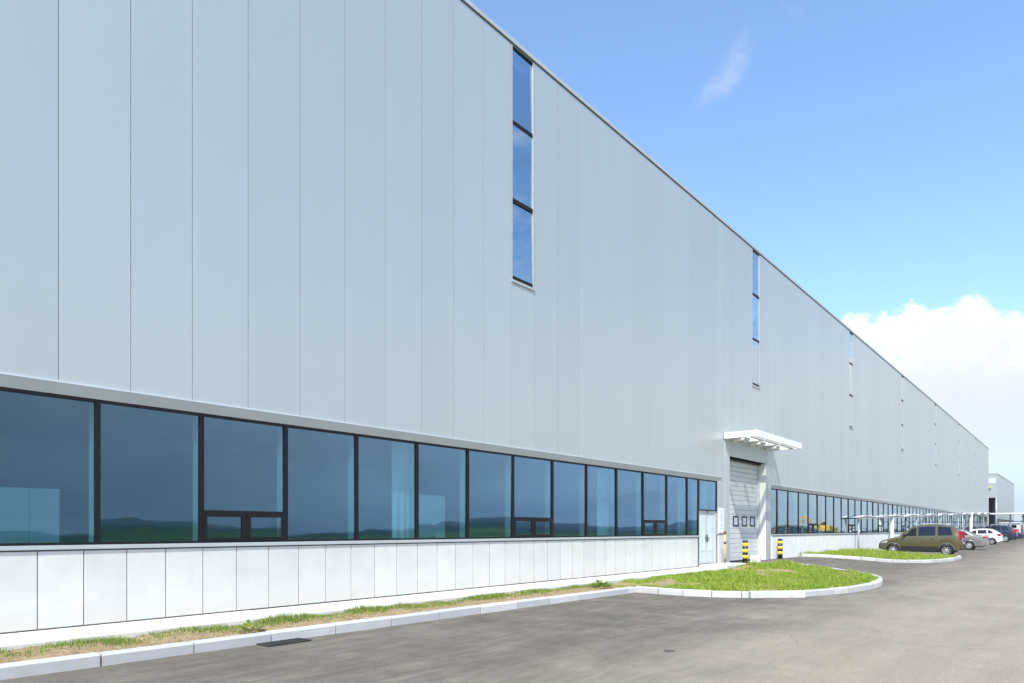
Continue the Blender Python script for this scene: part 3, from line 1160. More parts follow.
    e = [CX0 + 0.073, cols[0] - 0.062, cols[0] + 0.062, cols[1] - 0.062, cols[1] + 0.062, CX1 - 0.073]
    for a, b in ((e[0], e[1]), (e[2], e[3]), (e[4], e[5])):
        s.box(a, b, D - 0.90, D - 0.74, CZ0 + 0.05, CZ1 - 0.055)
    fpart(s, 'purlin', M['canopywhite'], can)
    for a, b in ((e[0], e[1]), (e[2], e[3]), (e[4], e[5])):
        for p, q in ((D - CP + 0.075, D - 0.903), (D - 0.737, D - 0.363)):
            s = MB()
            s.box(a + 0.003, b - 0.003, p, q, CZ1 - 0.048, CZ1 - 0.036)
            fpart(s, 'frosted_panel', M['frost'], can)
    for cx in (CX0 + 0.9, (CX0 + CX1) / 2, CX1 - 0.75):
        s = MB()
        s.prism([(y1, CZ0 - 0.06), (y1, CZ0 + 0.06), (D - 0.42, CZ0 + 0.10), (D - 0.42, CZ0 + 0.02)], 'x', cx - 0.05, cx + 0.05)
        fpart(s, 'bracket', M['canopywhite'], can)
    # ---- interior seen through the ribbon windows
    s = MB()
    s.box(X0 + 0.1, 25.0, D + 0.31, D + 9, 0.10, 0.2)
    s.box(29.7, XE - 0.1, D + 0.31, D + 9, 0.10, 0.2)
    fpart(s, 'interior_floor', M['intfloor'])
    s = MB()
    s.box(X0 + 0.1, 25.0, D + 9, D + 9.2, 0.2, 3.6)
    s.box(29.7, XE - 0.1, D + 9, D + 9.2, 0.2, 3.6)
    s.box(24.8, 24.95, D + 0.31, D + 9, 0.2, 3.6)
    s.box(29.75, 29.9, D + 0.31, D + 9, 0.2, 3.6)
    fpart(s, 'interior_wall', M['plaster'])
    s = MB()
    s.box(X0 + 0.1, 25.0, D + 0.31, D + 9, 3.6, 3.7)
    s.box(29.7, XE - 0.1, D + 0.31, D + 9, 3.6, 3.7)
    fpart(s, 'interior_ceiling', M['plaster'])
    for x in (24.0, 32.5, 47.6, 62.6, 77.7):
        s = MB()
        s.box(x - 0.25, x + 0.25, D + 0.32, D + 0.80, 0.2, 3.6)
        fpart(s, 'column', M['intcol'])


build_factory()

CAB2 = 10.75
# things standing inside, behind the glass
for (x, y, w, h, lab, nm, cat) in ((3.42, D + 1.5, 0.78, 1.85, 'pale cabinet standing inside behind the first big window', 'cabinet', 'cabinet'),
                                   (CAB2, D + 0.75, 0.80, 2.0, 'pale cabinet standing inside behind the sixth ribbon window', 'cabinet', 'cabinet')):
    r = empty(nm, (x, y, 0.2))
    tag(r, lab, cat)
    m = MB().box(-w / 2, w / 2, 0, 0.45, 0, h, 0.006)
    m.build('carcass', M['cabinet'], r)
    for s_ in (-1, 1):
        m = MB().box(0.004 if s_ > 0 else -w / 2 + 0.01, w / 2 - 0.01 if s_ > 0 else -0.004, -0.02, -0.001, 0.06, h - 0.02, 0.003)
        d = m.build('cabinet_door', M['cabinet'], r)
        MB().box(s_ * 0.03, s_ * 0.05, -0.045, -0.02, h * .5, h * .5 + .12).build('handle', M['steel'], d)


def curtain(x0, x1, label):
    mb = MB()
    n = int((x1 - x0) / 0.02)
    rows = []
    for z in (0.45, 1.5, 3.35):
        rows.append([(x0 + (x1 - x0) * i / n, D + 0.42 + 0.035 * math.sin(i * 0.75 + 0.4 * math.sin(i * .31)), z) for i in range(n + 1)])
    mb.grid(rows)
    o = mb.build('curtain', M['curtain'], recalc=False)
    tag(o, label, 'curtain')


curtain(9.32, 10.06, 'pale pleated curtain drawn at the right side of the fifth ribbon window')
curtain(16.95, 17.55, 'pale narrow curtain gathered inside between the ninth and tenth ribbon windows')
curtain(22.05, 22.75, 'pale curtain filling the narrow last window beside the entrance door')

# ------------------------------------------------------------------ small things by the wall
# notice board
r = empty('notice_board', (24.70, D - 0.002, 1.25))
tag(r, 'white notice board with faint print on the wall between entrance door and loading door', 'notice board')
MB().box(-0.22, 0.22, -0.03, 0, 0.08, 0.98, 0.006).build('panel', M['board'], r)
m = MB()
for z, w in ((0.86, 0.28), (0.74, 0.3), (0.66, 0.24), (0.58, 0.3), (0.50, 0.26), (0.38, 0.3), (0.30, 0.2), (0.22, 0.28)):
    m.box(-0.16, -0.16 + w, -0.034, -0.0305, z, z + 0.03)
m.build('print', M['boardprint'], r)
# ochre post
r = empty('pipe_post', (24.28, 9.95, 0.235))
tag(r, 'thin ochre pipe post with dark cap and clamps right of the entrance door', 'post')
MB().tube((0, 0, 0), (0, 0, 1.06), 0.033).build('pipe', M['ochre'], r)
MB().tube((0, 0, 1.06), (0, 0, 1.16), 0.05, 0.045).build('cap', M['rust'], r)
for z in (0.06, 0.70):
    MB().tube((0, 0, z), (0, 0, z + 0.09), 0.045).build('clamp', M['rust'], r)


def bollard(x, y, label):
    r = empty('bollard', (x, y, gz(x, y)))
    tag(r, label, 'bollard', 'striped bollards before the loading door')
    MB().tube((0, 0, 0), (0, 0, 0.83), 0.097, n=24).build('post', M['bollardblack'], r)
    m = MB()
    m.lathe([(0.096, 0.83), (0.092, 0.85), (0.06, 0.865), (0.0, 0.868)], (0, 0, 0))
    m.build('cap', M['bollardblack'], r)
    for k in range(3):
        z = 0.19 + 0.225 * k
        m = MB()
        m.lathe([(0.096, z), (0.101, z), (0.101, z + 0.13), (0.096, z + 0.13)], (0, 0, 0))
        m.build('yellow_band', M['yellow'], r)
    MB().tube((0, 0, -0.01), (0, 0, 0.02), 0.16, 0.15, 20).build('base_plate', M['bollardblack'], r)


bollard(25.36, 9.62, 'black and yellow striped bollard left, nearer the entrance door')
bollard(30.52, 10.06, 'black and yellow striped bollard right, against the white base of the far windows')
m = MB()
m.box(-0.21, 0.21, -0.16, 0.16, 0, 0.31, 0.02)
o = m.build('concrete_block', M['block'])
o.location = (25.46, 9.27, gz(25.46, 9.27))
o.rotation_euler = (0, 0, 0.2)
tag(o, 'plain white concrete block on the drive beside the nearer striped bollard', 'block')
# loose kerbstone leaning on island kerb
m = MB()
m.box(-0.60, 0.60, -0.07, 0.07, 0, 0.15, 0.015)
o = m.build('kerb_stone', M['kerb'])
o.location = (15.05, 5.03, 0.0)
o.rotation_euler = (0, 0, -0.80)
tag(o, 'loose pale kerbstone laid on the asphalt against the near island kerb', 'kerbstone')


def grate(x, y, rz, label):
    r = empty('drain_grate', (x, y, 0.004), rz)
    tag(r, label, 'drain grate')
    m = MB()
    L, Wd = 0.31, 0.14
    m.box(-L, L, -Wd, -Wd + 0.03, 0, 0.012)
    m.box(-L, L, Wd - 0.03, Wd, 0, 0.012)
    m.box(-L, -L + 0.03, -Wd + 0.03, Wd - 0.03, 0, 0.012)
    m.box(L - 0.03, L, -Wd + 0.03, Wd - 0.03, 0, 0.012)
    m.build('frame', M['iron'], r)
    m = MB()
    for k in range(14):
        u = -L + 0.05 + k * (2 * L - 0.1) / 13
        m.box(u - 0.010, u + 0.010, -Wd + 0.03, Wd - 0.03, 0.002, 0.010)
    m.box(-L + .03, L - .03, -0.012, 0.012, 0.002, 0.0095)
    m.build('bars', M['iron'], r)
    MB().box(-L + 0.031, L - 0.031, -Wd + 0.031, Wd - 0.031, -0.002, 0.001).build('pit', M['black'], r)


grate(5.10, 7.92, 0.0, 'dark iron drain grate set in asphalt against the long kerb')


def manhole(x, y, rad, label):
    m = MB()
    m.lathe([(rad, 0.0), (rad, 0.006), (rad - 0.03, 0.008), (rad - 0.035, 0.004), (0, 0.004)], (0, 0, 0), n=32)
    o = m.build('manhole_cover', M['dustyiron'])
    o.location = (x, y, 0.002)
    tag(o, label, 'manhole cover')


manhole(7.66, 3.83, 0.065, 'small dark round cover in the bare asphalt far from any kerb')

# ------------------------------------------------------------------ cars
WHEEL_N = 26


def interp(x, keys):
    if x <= keys[0][0]:
        return keys[0][1]
    for (a, u), (b, v) in zip(keys, keys[1:]):
        if x <= b:
            t = (x - a) / (b - a)
            return u + (v - u) * t
    return keys[-1][1]


def smooth_keys(keys):
    """denser, slightly rounded version of a polyline profile"""
    P = catmull([(a, b) for a, b in keys], 0.04)
    out = [(p.x, p.y) for p in P]
    res = [out[0]]
    for q in out[1:]:
        if q[0] > res[-1][0] + 1e-4:
            res.append(q)
    return res


def make_car(spec):
    """nose at local x = 0 pointing to -x, tail at x = L; y across; parts parented to an Empty"""
    L, Wd = spec['L'], spec['W']
    top = smooth_keys(spec['top'])
    belt = spec['belt']
    xf, xr, R = spec['xf'], spec['xr'], spec['R']
    z0 = spec.get('z0', 0.24)
    tum = spec.get('tumble', 0.30)
    root = empty('parked_car')
    tag(root, spec['label'], spec['cat'], 'cars parked along the building')
    body_m = spec['paint']

    def hw(x):
        return Wd / 2 * (0.80 + 0.20 * S(x / 0.55) ** 0.6) * (0.90 + 0.10 * S((L - x) / 0.4) ** 0.6)

    def zt(x):
        return interp(x, top)

    def bl(x):
        return min(interp(x, belt), zt(x) - 0.05)

    def gr(x):
        return hw(x) * 0.975 - tum * (zt(x) - bl(x)) * 0.9

    def side_y(x, z):
        b, t = bl(x), zt(x) - 0.045
        if z <= b:
            return hw(x) * 0.985
        u = (z - b) / max(1e-4, t - b)
        return hw(x) * 0.975 * (1 - u) + gr(x) * u

    def zb(x):
        z = z0 + 0.10 * (1 - S(x / 0.35)) + 0.10 * (1 - S((L - x) / 0.4))
        for wx in (xf, xr):
            d = abs(x - wx)
            ra = R + 0.055
            if d < ra:
                z = max(z, R + math.sqrt(ra * ra - d * d))
        return z
    xs = sorted(set([L * i / 54 for i in range(55)] + [wx + (R + 0.055) * math.sin(a * PI / 16) for wx in (xf, xr) for a in range(-8, 9)] + [0.02, 0.05, L - 0.02, L - 0.05]))
    xs = [x for x in xs if 0 <= x <= L]
    mb = MB()
    rings = []
    for x in xs:
        w, t, b, g, q = hw(x), zt(x), bl(x), gr(x), zb(x)
        q = min(q, b - 0.06)
        mid = q + (b - q) * 0.5
        half = [(w * 0.90, q), (w * 0.985, q + min(0.05, (b - q) * .3)), (w, mid), (w * 0.985, b - 0.02), (w * 0.972, b + 0.004),
                (g * 1.0, t - 0.055), (g * 0.93, t - 0.018), (g * 0.6, t - 0.003), (0, t)]
        ring = [(x, y, z) for y, z in half] + [(x, -y, z) for y, z in half[-2::-1]]
        rings.append(ring)
    V = mb.grid(rings, smooth=True)
    for A in (V[0], V[-1]):
        mb.bm.faces.new(A)
    for A, B in zip(V, V[1:]):
        mb.bm.faces.new((A[0], B[0], B[-1], A[-1]))
    mb.build('body', body_m, root, sharp=38)

    def side_patch(sgn, xb0, xb1, xt0, xt1, lo, hi, off=0.006):
        m = MB()
        rows = []
        nu, nv = 10, 5
        for v in range(nv + 1):
            row = []
            for u in range(nu + 1):
                s, r = u / nu, v / nv
                x = (xb0 + (xb1 - xb0) * s) * (1 - r) + (xt0 + (xt1 - xt0) * s) * r
                za = lo(x) if callable(lo) else lo
                zc = hi(x) if callable(hi) else hi
                z = za + (zc - za) * r
                row.append((x, sgn * (side_y(x, z) + off), z))
            rows.append(row)
        m.grid(rows)
        return m
    for sgn in (-1, 1):
        for (xb0, xb1, xt0, xt1) in spec['win']:
            side_patch(sgn, xb0, xb1, xt0, xt1, lambda x: bl(x) + 0.035, lambda x: zt(x) - 0.115).build('side_window', M['carglass'], root)
            # dark gasket line round the glass
        for k, xd in enumerate(spec['doors']):
            m = side_patch(sgn, xd - 0.008, xd + 0.008, xd - 0.008, xd + 0.008, z0 + 0.14, lambda x: bl(x), 0.003)
            m.build('door_gap', M['black'], root)
            if k < len(spec['doors']) - 1 or True:
                hx = xd + spec.get('hand', -0.18)
                hz = bl(hx) - 0.13
                MB().box(hx - 0.09, hx + 0.09, sgn * (hw(hx) * 0.985), sgn * (hw(hx) * 0.985 + 0.035), hz, hz + 0.035, 0.008).build('door_handle', spec.get('handle_mat', body_m), root)
        # mirror
        mx = spec['mirror']
        m = MB()
        yb = hw(mx) * 0.97
        m.box(mx - 0.06, mx + 0.06, sgn * (yb + 0.02), sgn * (yb + 0.21), bl(mx) + 0.03, bl(mx) + 0.17, 0.03)
        m.build('mirror', spec.get('mirror_mat', M['black']), root)
        # lower cladding strip between the arches
        if spec.get('clad'):
            a, b = xf + R + 0.07, xr - R - 0.07
            m = side_patch(sgn, a, b, a, b, z0 + 0.0, z0 + 0.25, 0.014)
            m.build('side_cladding', M['black'], root)
        # arch lips
        for wx in (xf, xr):
            m = MB()
            rows = []
            for q in range(17):
                a = PI * (q / 16) * 0.94 + PI * 0.03
                r1, r2 = R + 0.05, R + (0.13 if spec.get('clad') else 0.075)
                row = []
                for rr in (r1, r2):
                    x, z = wx + rr * math.cos(a), R + rr * math.sin(a)
                    row.append((x, sgn * (hw(x) * 0.99 + (0.016 if rr == r1 else 0.004)), z))
                rows.append(row)
            m.grid(rows)
            m.build('arch_trim', spec.get('arch_mat', body_m), root)
        # lamps
        hz = spec['lampz']
        lx0 = 0.05
        m = side_patch(sgn, 0.07, 0.48, 0.20, 0.50, hz - 0.10, lambda x: min(hz + 0.06, zt(x) - 0.08), 0.008)
        m.build('headlight', M['head'], root)
        t0, t1, tz0, tz1 = spec['tail']
        m = side_patch(sgn, t0, t1 + 0.02, t0 - spec.get('tslant', 0.06), t1 - spec.get('tslant', 0.06), tz0, tz1, 0.010)
        # wrap round the corner on the rear face
        xe = lambda z: L - (L - t1)
        ym, yi = hw(L - 0.05) * 0.96, hw(L - 0.05) * 0.80
        m.box(t1 - 0.10, t1 + 0.045, sgn * yi, sgn * ym, tz0 + 0.02, tz1 - 0.03, 0.01)
        m.build('taillight', M['tail'], root)
    # windscreen, rear window

    def top_patch(x0, x1, shrink, off=0.008):
        m = MB()
        rows = []
        n = 10
        for k in range(n + 1):
            x = x0 + (x1 - x0) * k / n
            g = gr(x) * shrink
            dx = (zt(x + 0.02) - zt(x - 0.02)) / 0.04
            nx, nz = -dx / math.hypot(1, dx), 1 / math.hypot(1, dx)
            rows.append([(x + nx * off, g * s, zt(x) + nz * off - 0.02 * abs(s) ** 3) for s in (-1, -.66, -.33, 0, .33, .66, 1)])
        m.grid(rows)
        return m
    top_patch(*spec['wind'], 0.90).build('windscreen', M['carglass'], root)
    top_patch(*spec['rearwin'], 0.86).build('rear_window', M['carglass'], root)
    # bumpers, plates
    if spec.get('clad'):
        m = MB()
        rows = []
        for z in (z0 + 0.06, z0 + 0.2, z0 + 0.36):
            rows.append([(L - 0.10 + 0.16 * (1 - (abs(s)) ** 3), s * hw(L - .1) * 1.02, z) for s in np.linspace(-1, 1, 15)])
        m.grid(rows)
        m.build('rear_bumper', M['black'], root)
        m = MB()
        rows = []
        for z in (z0 + 0.06, z0 + 0.2, z0 + 0.32):
            rows.append([(0.06 - 0.10 * (1 - abs(s) ** 3), s * hw(0.1) * 1.02, z) for s in np.linspace(-1, 1, 15)])
        m.grid(rows)
        m.build('front_bumper', M['black'], root)
        for sgn in (-1, 1):
            m = MB()
            xa, xb = spec['rack']
            y = gr((xa + xb) / 2) * 0.86
            m.box(xa, xb, sgn * y - 0.02, sgn * y + 0.02, zt((xa + xb) / 2) + 0.04, zt((xa + xb) / 2) + 0.075, 0.012)
            for q in (xa + 0.02, xb - 0.10):
                m.box(q, q + 0.08, sgn * y - 0.015, sgn * y + 0.015, zt(q) - 0.02, zt((xa + xb) / 2) + 0.045)
            m.build('roof_rail', M['steel'], root)
    MB().box(L - 0.01, L + 0.035, -0.24, 0.24, spec.get('platez', 0.62), spec.get('platez', 0.62) + 0.14, 0.005).build('number_plate', M['plate'], root)
    # wheels
    for wx in (xf, xr):
        for sgn in (-1, 1):
            yo = sgn * (Wd / 2 - 0.02)
            m = MB()
            d = sgn
            prof = [(R * 0.60, -0.02), (R * 0.64, 0.005), (R * 0.93, 0.012), (R, -0.03), (R, -0.16), (R * 0.93, -0.19), (R * 0.6, -0.19)]
            m.lathe([(r, t * d) for r, t in prof], (wx, yo, R), 'y', WHEEL_N, caps=False)
            wheel = m.build('wheel', M['rubber'], root)
            m = MB()
            m.lathe([(R * 0.62, 0.0), (R * 0.58, -0.015 * d), (R * 0.50, -0.06 * d)], (wx, yo, R), 'y', WHEEL_N, caps=False)
            m.lathe([(R * 0.16, -0.0 * d), (R * 0.13, 0.006 * d), (0, 0.008 * d)], (wx, yo, R), 'y', 14, caps=False)
            for k in range(spec.get('spokes', 7)):
                a = 2 * PI * k / spec.get('spokes', 7) + 0.3
                c_, s_ = math.cos(a), math.sin(a)
                m.obox((wx + c_ * R * .36, yo - 0.018 * d, R + s_ * R * .36), (c_ * R * .25, 0, s_ * R * .25),
                       (-s_ * R * .075, 0, c_ * R * .075), (0, 0.012, 0))
            m.build('rim', M['steel'], wheel)
            m = MB()
            m.lathe([(R * 0.60, -0.085 * d), (R * .3, -0.08 * d), (0, -0.08 * d)], (wx, yo, R), 'y', 20, caps=False)
            m.build('brake_disc', M['black'], wheel)
    # dark floor pan so nothing shows through
    MB().box(0.35, L - 0.35, -Wd / 2 + 0.22, Wd / 2 - 0.22, 0.20, 0.42).build('floor_pan', M['black'], root)
    return root


def mpv_spec():
    return dict(L=4.32, W=1.70, xf=0.80, xr=3.53, R=0.315, z0=0.27, tumble=0.24,
                top=[(0, 0.64), (0.06, 0.75), (0.25, 0.86), (0.95, 1.06), (1.08, 1.11), (1.55, 1.48), (1.90, 1.67), (2.4, 1.755), (3.2, 1.76), (3.75, 1.70), (3.98, 1.60), (4.15, 1.28), (4.24, 1.05), (4.32, 0.80)],
                belt=[(0, 0.72), (0.9, 1.02), (1.3, 1.06), (4.0, 1.13), (4.32, 1.1)],
                win=[(1.30, 2.02, 1.74, 2.02), (2.12, 2.98, 2.12, 2.98), (3.10, 3.84, 3.10, 3.72)],
                doors=[1.28, 2.07, 3.03], mirror=1.40, lampz=0.80, tail=(4.17, 4.26, 0.90, 1.40), tslant=0.10,
                wind=(1.12, 1.84), rearwin=(4.0, 4.17), clad=True, rack=(2.3, 3.6), platez=0.78)


OLIVE = paint('olive_metallic', (0.125, 0.105, 0.045), 0.5, 0.28)
sp = mpv_spec()
sp.update(paint=OLIVE, arch_mat=paint('greyish_olive', (0.10, 0.095, 0.07), 0.3, 0.45), label='olive brown minivan with roof rails and dark lower trim beside the grass island', cat='minivan')
car1 = make_car(sp)

sedan = dict(L=4.75, W=1.78, xf=0.90, xr=3.62, R=0.315, z0=0.22, tumble=0.42,
             top=[(0, 0.58), (0.06, 0.68), (0.3, 0.78), (1.15, 0.96), (1.30, 1.0), (1.9, 1.34), (2.3, 1.44), (2.9, 1.44), (3.4, 1.32), (3.95, 1.08), (4.2, 1.05), (4.65, 1.03), (4.73, 0.92), (4.75, 0.72)],
             belt=[(0, 0.66), (1.2, 0.90), (4.0, 0.98), (4.75, 0.96)],
             win=[(1.62, 2.35, 2.02, 2.35), (2.44, 3.25, 2.44, 3.12), (3.32, 3.72, 3.25, 3.36)],
             doors=[1.45, 2.4, 3.3], mirror=1.72, lampz=0.66, tail=(4.50, 4.70, 0.79, 0.94), tslant=0.0,
             wind=(1.34, 2.12), rearwin=(3.2, 3.88), platez=0.70, spokes=10)
hatch = dict(L=4.05, W=1.72, xf=0.78, xr=3.25, R=0.31, z0=0.22, tumble=0.32,
             top=[(0, 0.60), (0.06, 0.72), (0.25, 0.83), (0.95, 1.0), (1.08, 1.05), (1.6, 1.40), (2.0, 1.51), (2.7, 1.53), (3.3, 1.46), (3.7, 1.22), (3.9, 1.02), (4.0, 0.9), (4.05, 0.7)],
             belt=[(0, 0.68), (1.0, 0.96), (3.6, 1.04), (4.05, 0.98)],
             win=[(1.30, 2.0, 1.70, 2.0), (2.10, 2.85, 2.10, 2.80), (2.94, 3.40, 2.90, 3.15)],
             doors=[1.2, 2.05, 2.9], mirror=1.42, lampz=0.70, tail=(3.70, 3.96, 0.80, 1.06), tslant=0.08,
             wind=(1.12, 1.80), rearwin=(3.36, 3.80), platez=0.66, spokes=5)
suv = dict(L=4.45, W=1.82, xf=0.85, xr=3.50, R=0.35, z0=0.28, tumble=0.26,
           top=[(0, 0.72), (0.06, 0.88), (0.3, 1.0), (1.05, 1.13), (1.2, 1.18), (1.7, 1.55), (2.1, 1.69), (2.8, 1.72), (3.6, 1.66), (4.0, 1.50), (4.25, 1.16), (4.38, 1.02), (4.45, 0.8)],
           belt=[(0, 0.8), (1.1, 1.08), (4.0, 1.16), (4.45, 1.1)],
           win=[(1.45, 2.15, 1.85, 2.15), (2.25, 3.05, 2.25, 3.05), (3.15, 3.8, 3.15, 3.6)],
           doors=[1.35, 2.2, 3.1], mirror=1.55, lampz=0.86, tail=(4.10, 4.34, 0.92, 1.22), tslant=0.1,
           wind=(1.25, 2.0), rearwin=(4.0, 4.22), clad=True, rack=(2.2, 3.6), platez=0.75)

specs = [(sedan, paint('silver_paint', (0.26, 0.26, 0.25), 0.5), 'silver grey saloon parked next to the olive minivan', 'saloon'),
         (hatch, paint('white_paint', (0.78, 0.78, 0.78), 0.0), 'white hatchback parked between the silver saloon and a dark off-roader', 'hatchback'),
         (suv, paint('navy_paint', (0.02, 0.028, 0.055), 0.3), 'tall dark navy off-roader with roof rails parked past the white hatchback', 'off-roader'),
         (sedan, paint('midnight_paint', (0.018, 0.026, 0.07), 0.3), 'dark blue saloon with red tail lamps, farthest right of the parked cars', 'saloon')]
cars = [car1]
for s_, p_, lab, cat in specs:
    q = dict(s_)
    q.update(paint=p_, label=lab, cat=cat, mirror_mat=p_)
    cars.append(make_car(q))


def gpt(px, py, z=0.0):
    """ground point seen at a measured pixel of the survey photograph (layout measurement only)"""
    u, v = (px - 512) / F_PX, (HY - py) / F_PX
    c, s = math.cos(TH), math.sin(TH)
    t = (z - EYE) / v
    return Vector(((c + u * s) * t, (s - u * c) * t, z))


def place_car(o, rear, spec, rz=-PI / 2):
    """put the left rear wheel (towards -X side of the row) at a ground point; nose points to +Y"""
    # local +x runs nose -> tail; turned so that the nose points at the wall
    o.rotation_euler = (0, 0, rz)
    c, s = math.cos(rz), math.sin(rz)
    lx, ly = spec['xr'], -(spec['W'] / 2 - 0.1)
    o.location = (rear[0] - (c * lx - s * ly), rear[1] - (s * lx + c * ly), 0.0)


place_car(cars[0], (44.75, 5.62), sp, -PI / 2 + 0.03)
cars[0].scale = (0.95, 0.95, 0.98)
place_car(cars[1], (58.8, 5.95), sedan, -PI / 2)
cars[1].scale = (0.92, 1.0, 1.04)
place_car(cars[2], (81.0, 6.75), hatch, -PI / 2)
place_car(cars[3], (99.0, 7.3), suv, -PI / 2)
cars[3].scale = (1.1, 1.08, 1.15)
place_car(cars[4], (117.5, 7.35), sedan, -PI / 2)

# ------------------------------------------------------------------ shelters


def shelter():
    """long narrow membrane roof beside the wall, climbing gently away from the drive"""
    xa, xb, yc = 43.2, 116.5, 9.99
    r = empty('membrane_shelter', (xa, yc, 0))
    tag(r, 'long narrow shelter with thin wavy white membrane roof on white posts along the factory wall', 'shelter')
    L = xb - xa
    n = 220

    def ridge(x):
        return 2.17 + 1.50 * x / L

    m = MB()
    T, B = [], []
    for j in range(6):
        t = j / 5
        rt, rb = [], []
        for i in range(n + 1):
            x = L * i / n
            sc = 0.5 + 0.9 * x / L
            w = sc * (0.08 * abs(math.sin(PI * x / (4.2 + 0.02 * x))) + 0.05 * math.sin(x * 0.83))
            z = ridge(x) + w * (0.4 + 0.6 * abs(1 - 2 * t))
            rt.append((x, -0.14 + 0.28 * t, z))
            rb.append((x, -0.14 + 0.28 * t, z - 0.025 - (0.035 * sc if j in (0, 5) else 0)))
        T.append(rt)
        B.append(rb)
    A = m.grid(T)
    C = m.grid(B)
    for ra, rb in ((A[0], C[0]), (A[-1], C[-1])):
        for i in range(n):
            m.bm.faces.new((ra[i], ra[i + 1], rb[i + 1], rb[i]))
    for i in (0, n):
        for j in range(5):
            m.bm.faces.new((A[j][i], A[j + 1][i], C[j + 1][i], C[j][i]))
    m.build('membrane', M['membrane'], r)
    for x, rad in ((0.5, 0.045), (9.6, 0.12), (18.5, 0.07), (30, 0.07), (42, 0.07), (52.5, 0.16), (66, 0.10)):
        MB().tube((x, 0, 0), (x, 0, ridge(x) - 0.05), rad if rad > 0.1 else 0.045, n=16).build('post', M['canopywhite'] if rad > 0.1 else M['core'], r)
        MB().box(x - 0.04, x + 0.04, -0.13, 0.13, ridge(x) - 0.11, ridge(x) - 0.05).build('arm', M['core'], r)
    MB().tube((0.1, -0.10, ridge(0) - 0.10), (L - 0.1, -0.10, ridge(L) - 0.10), 0.03, n=8).build('edge_rail', M['core'], r)


shelter()


def flat_shelter():
    r = empty('carport', (131, 0, 0))
    tag(r, 'far flat roofed carport on thin posts before the annex', 'carport')
    MB().box(-1.0, 1.0, -6, 13.5, 3.78, 3.98, 0.02).build('roof', M['membrane'], r)
    for y in (-4, 1.5, 7.0, 8.6, 12.5):
        MB().tube((0, y, 0), (0, y, 3.78), 0.10).build('post', M['core'], r)
    MB().box(-0.06, 0.06, -6, 9.5, 2.55, 2.70).build('rail', M['core'], r)


flat_shelter()

# ------------------------------------------------------------------ annex building


def annex():
    AX0, AX1, AY, AH = 153.0, 193.0, 12.0, 11.65
    r = empty('annex_building', (AX0, AY, 0))
    tag(r, 'smaller silver annex with a dark entrance recess beyond the far end of the factory', 'annex building')
    L = AX1 - AX0
    m = MB()
    n = 42
    for k in range(n):
        a, b = L * k / n, L * (k + 1) / n
        m.box(a + 0.008, b - 0.008, 0, 0.2, 3.4, AH - 0.15)
    m.box(0.2, L - 0.2, 0.2, 24, 7.4, AH - 0.3)
    m.box(6.5, L - 0.2, 0.2, 24, 3.4, 7.3)
    for k in range(24):
        m.box(0, 0.2, 0.21 + k, 1.19 + k, 7.2, AH - 0.15)
    m.box(0, 0.2, 4.0, 24.2, 0, 7.18)
    m.build('cladding', M['clad'], r)
    MB().box(-0.05, L + .05, -0.05, 24.3, AH - 0.15, AH).build('coping', M['coping'], r)
    m = MB()
    m.box(0.02, L, 0.0, 0.35, 0.0, 1.25)
    m.build('plinth', M['stone'], r)
    m = MB()
    m.box(0.4, L, 0.06, 0.10, 1.25, 3.4)
    m.build('window_band', M['glass'], r)
    for k in range(27):
        MB().box(0.4 + k * 1.5, 0.46 + k * 1.5, 0.02, 0.12, 1.25, 3.4).build('mullion', M['frame'], r)
    MB().box(1.5, L, 0.5, 0.6, 0, 3.4).build('inner_wall', M['core'], r)
    MB().box(6.2, 6.4, 0.35, 4.0, 0, 7.18).build('recess_wall', M['recess_shade'], r)
    MB().box(0.25, 6.2, 3.95, 4.05, 0, 7.18).build('recess_wall', M['recess_shade'], r)
    MB().box(0.42, 6.2, 0.38, 0.5, 0, 7.18).build('recess_wall', M['recess_shade'], r)
    MB().box(0.22, 6.3, 0.36, 4.0, 7.19, 7.3).build('recess_ceiling', M['recess_shade'], r)
    MB().tube((0.12, 0.14, 0.0), (0.12, 0.14, 7.2), 0.12).build('corner_post', M['trim'], r)
    MB().box(-0.06, -0.002, 0.2, 3.0, AH - 1.9, AH - 0.9).build('sign_panel', M['signgrey'], r)
    MB().box(-0.35, -0.002, 0.85, 1.25, 9.1 - 0.2, 9.1 + 0.25, 0.05).build('wall_lamp', M['greensign'], r)


annex()

# red and white kiosk far right
r = empty('kiosk', (142, 9.3, 0))
tag(r, 'small white kiosk with a red front band, far away beneath the carport', 'kiosk')
MB().box(-1.2, 1.2, -1.3, 1.3, 0, 2.5, 0.03).build('cabin', M['membrane'], r)
MB().box(-1.22, -1.202, -1.2, 1.2, 0.9, 1.6).build('band', M['red'], r)
MB().box(-1.21, -1.202, -0.9, 0.9, 1.7, 2.2).build('window', M['carglass'], r)
MB().box(-1.4, 1.4, -1.5, 1.5, 2.5, 2.62, 0.02).build('roof', M['membrane'], r)


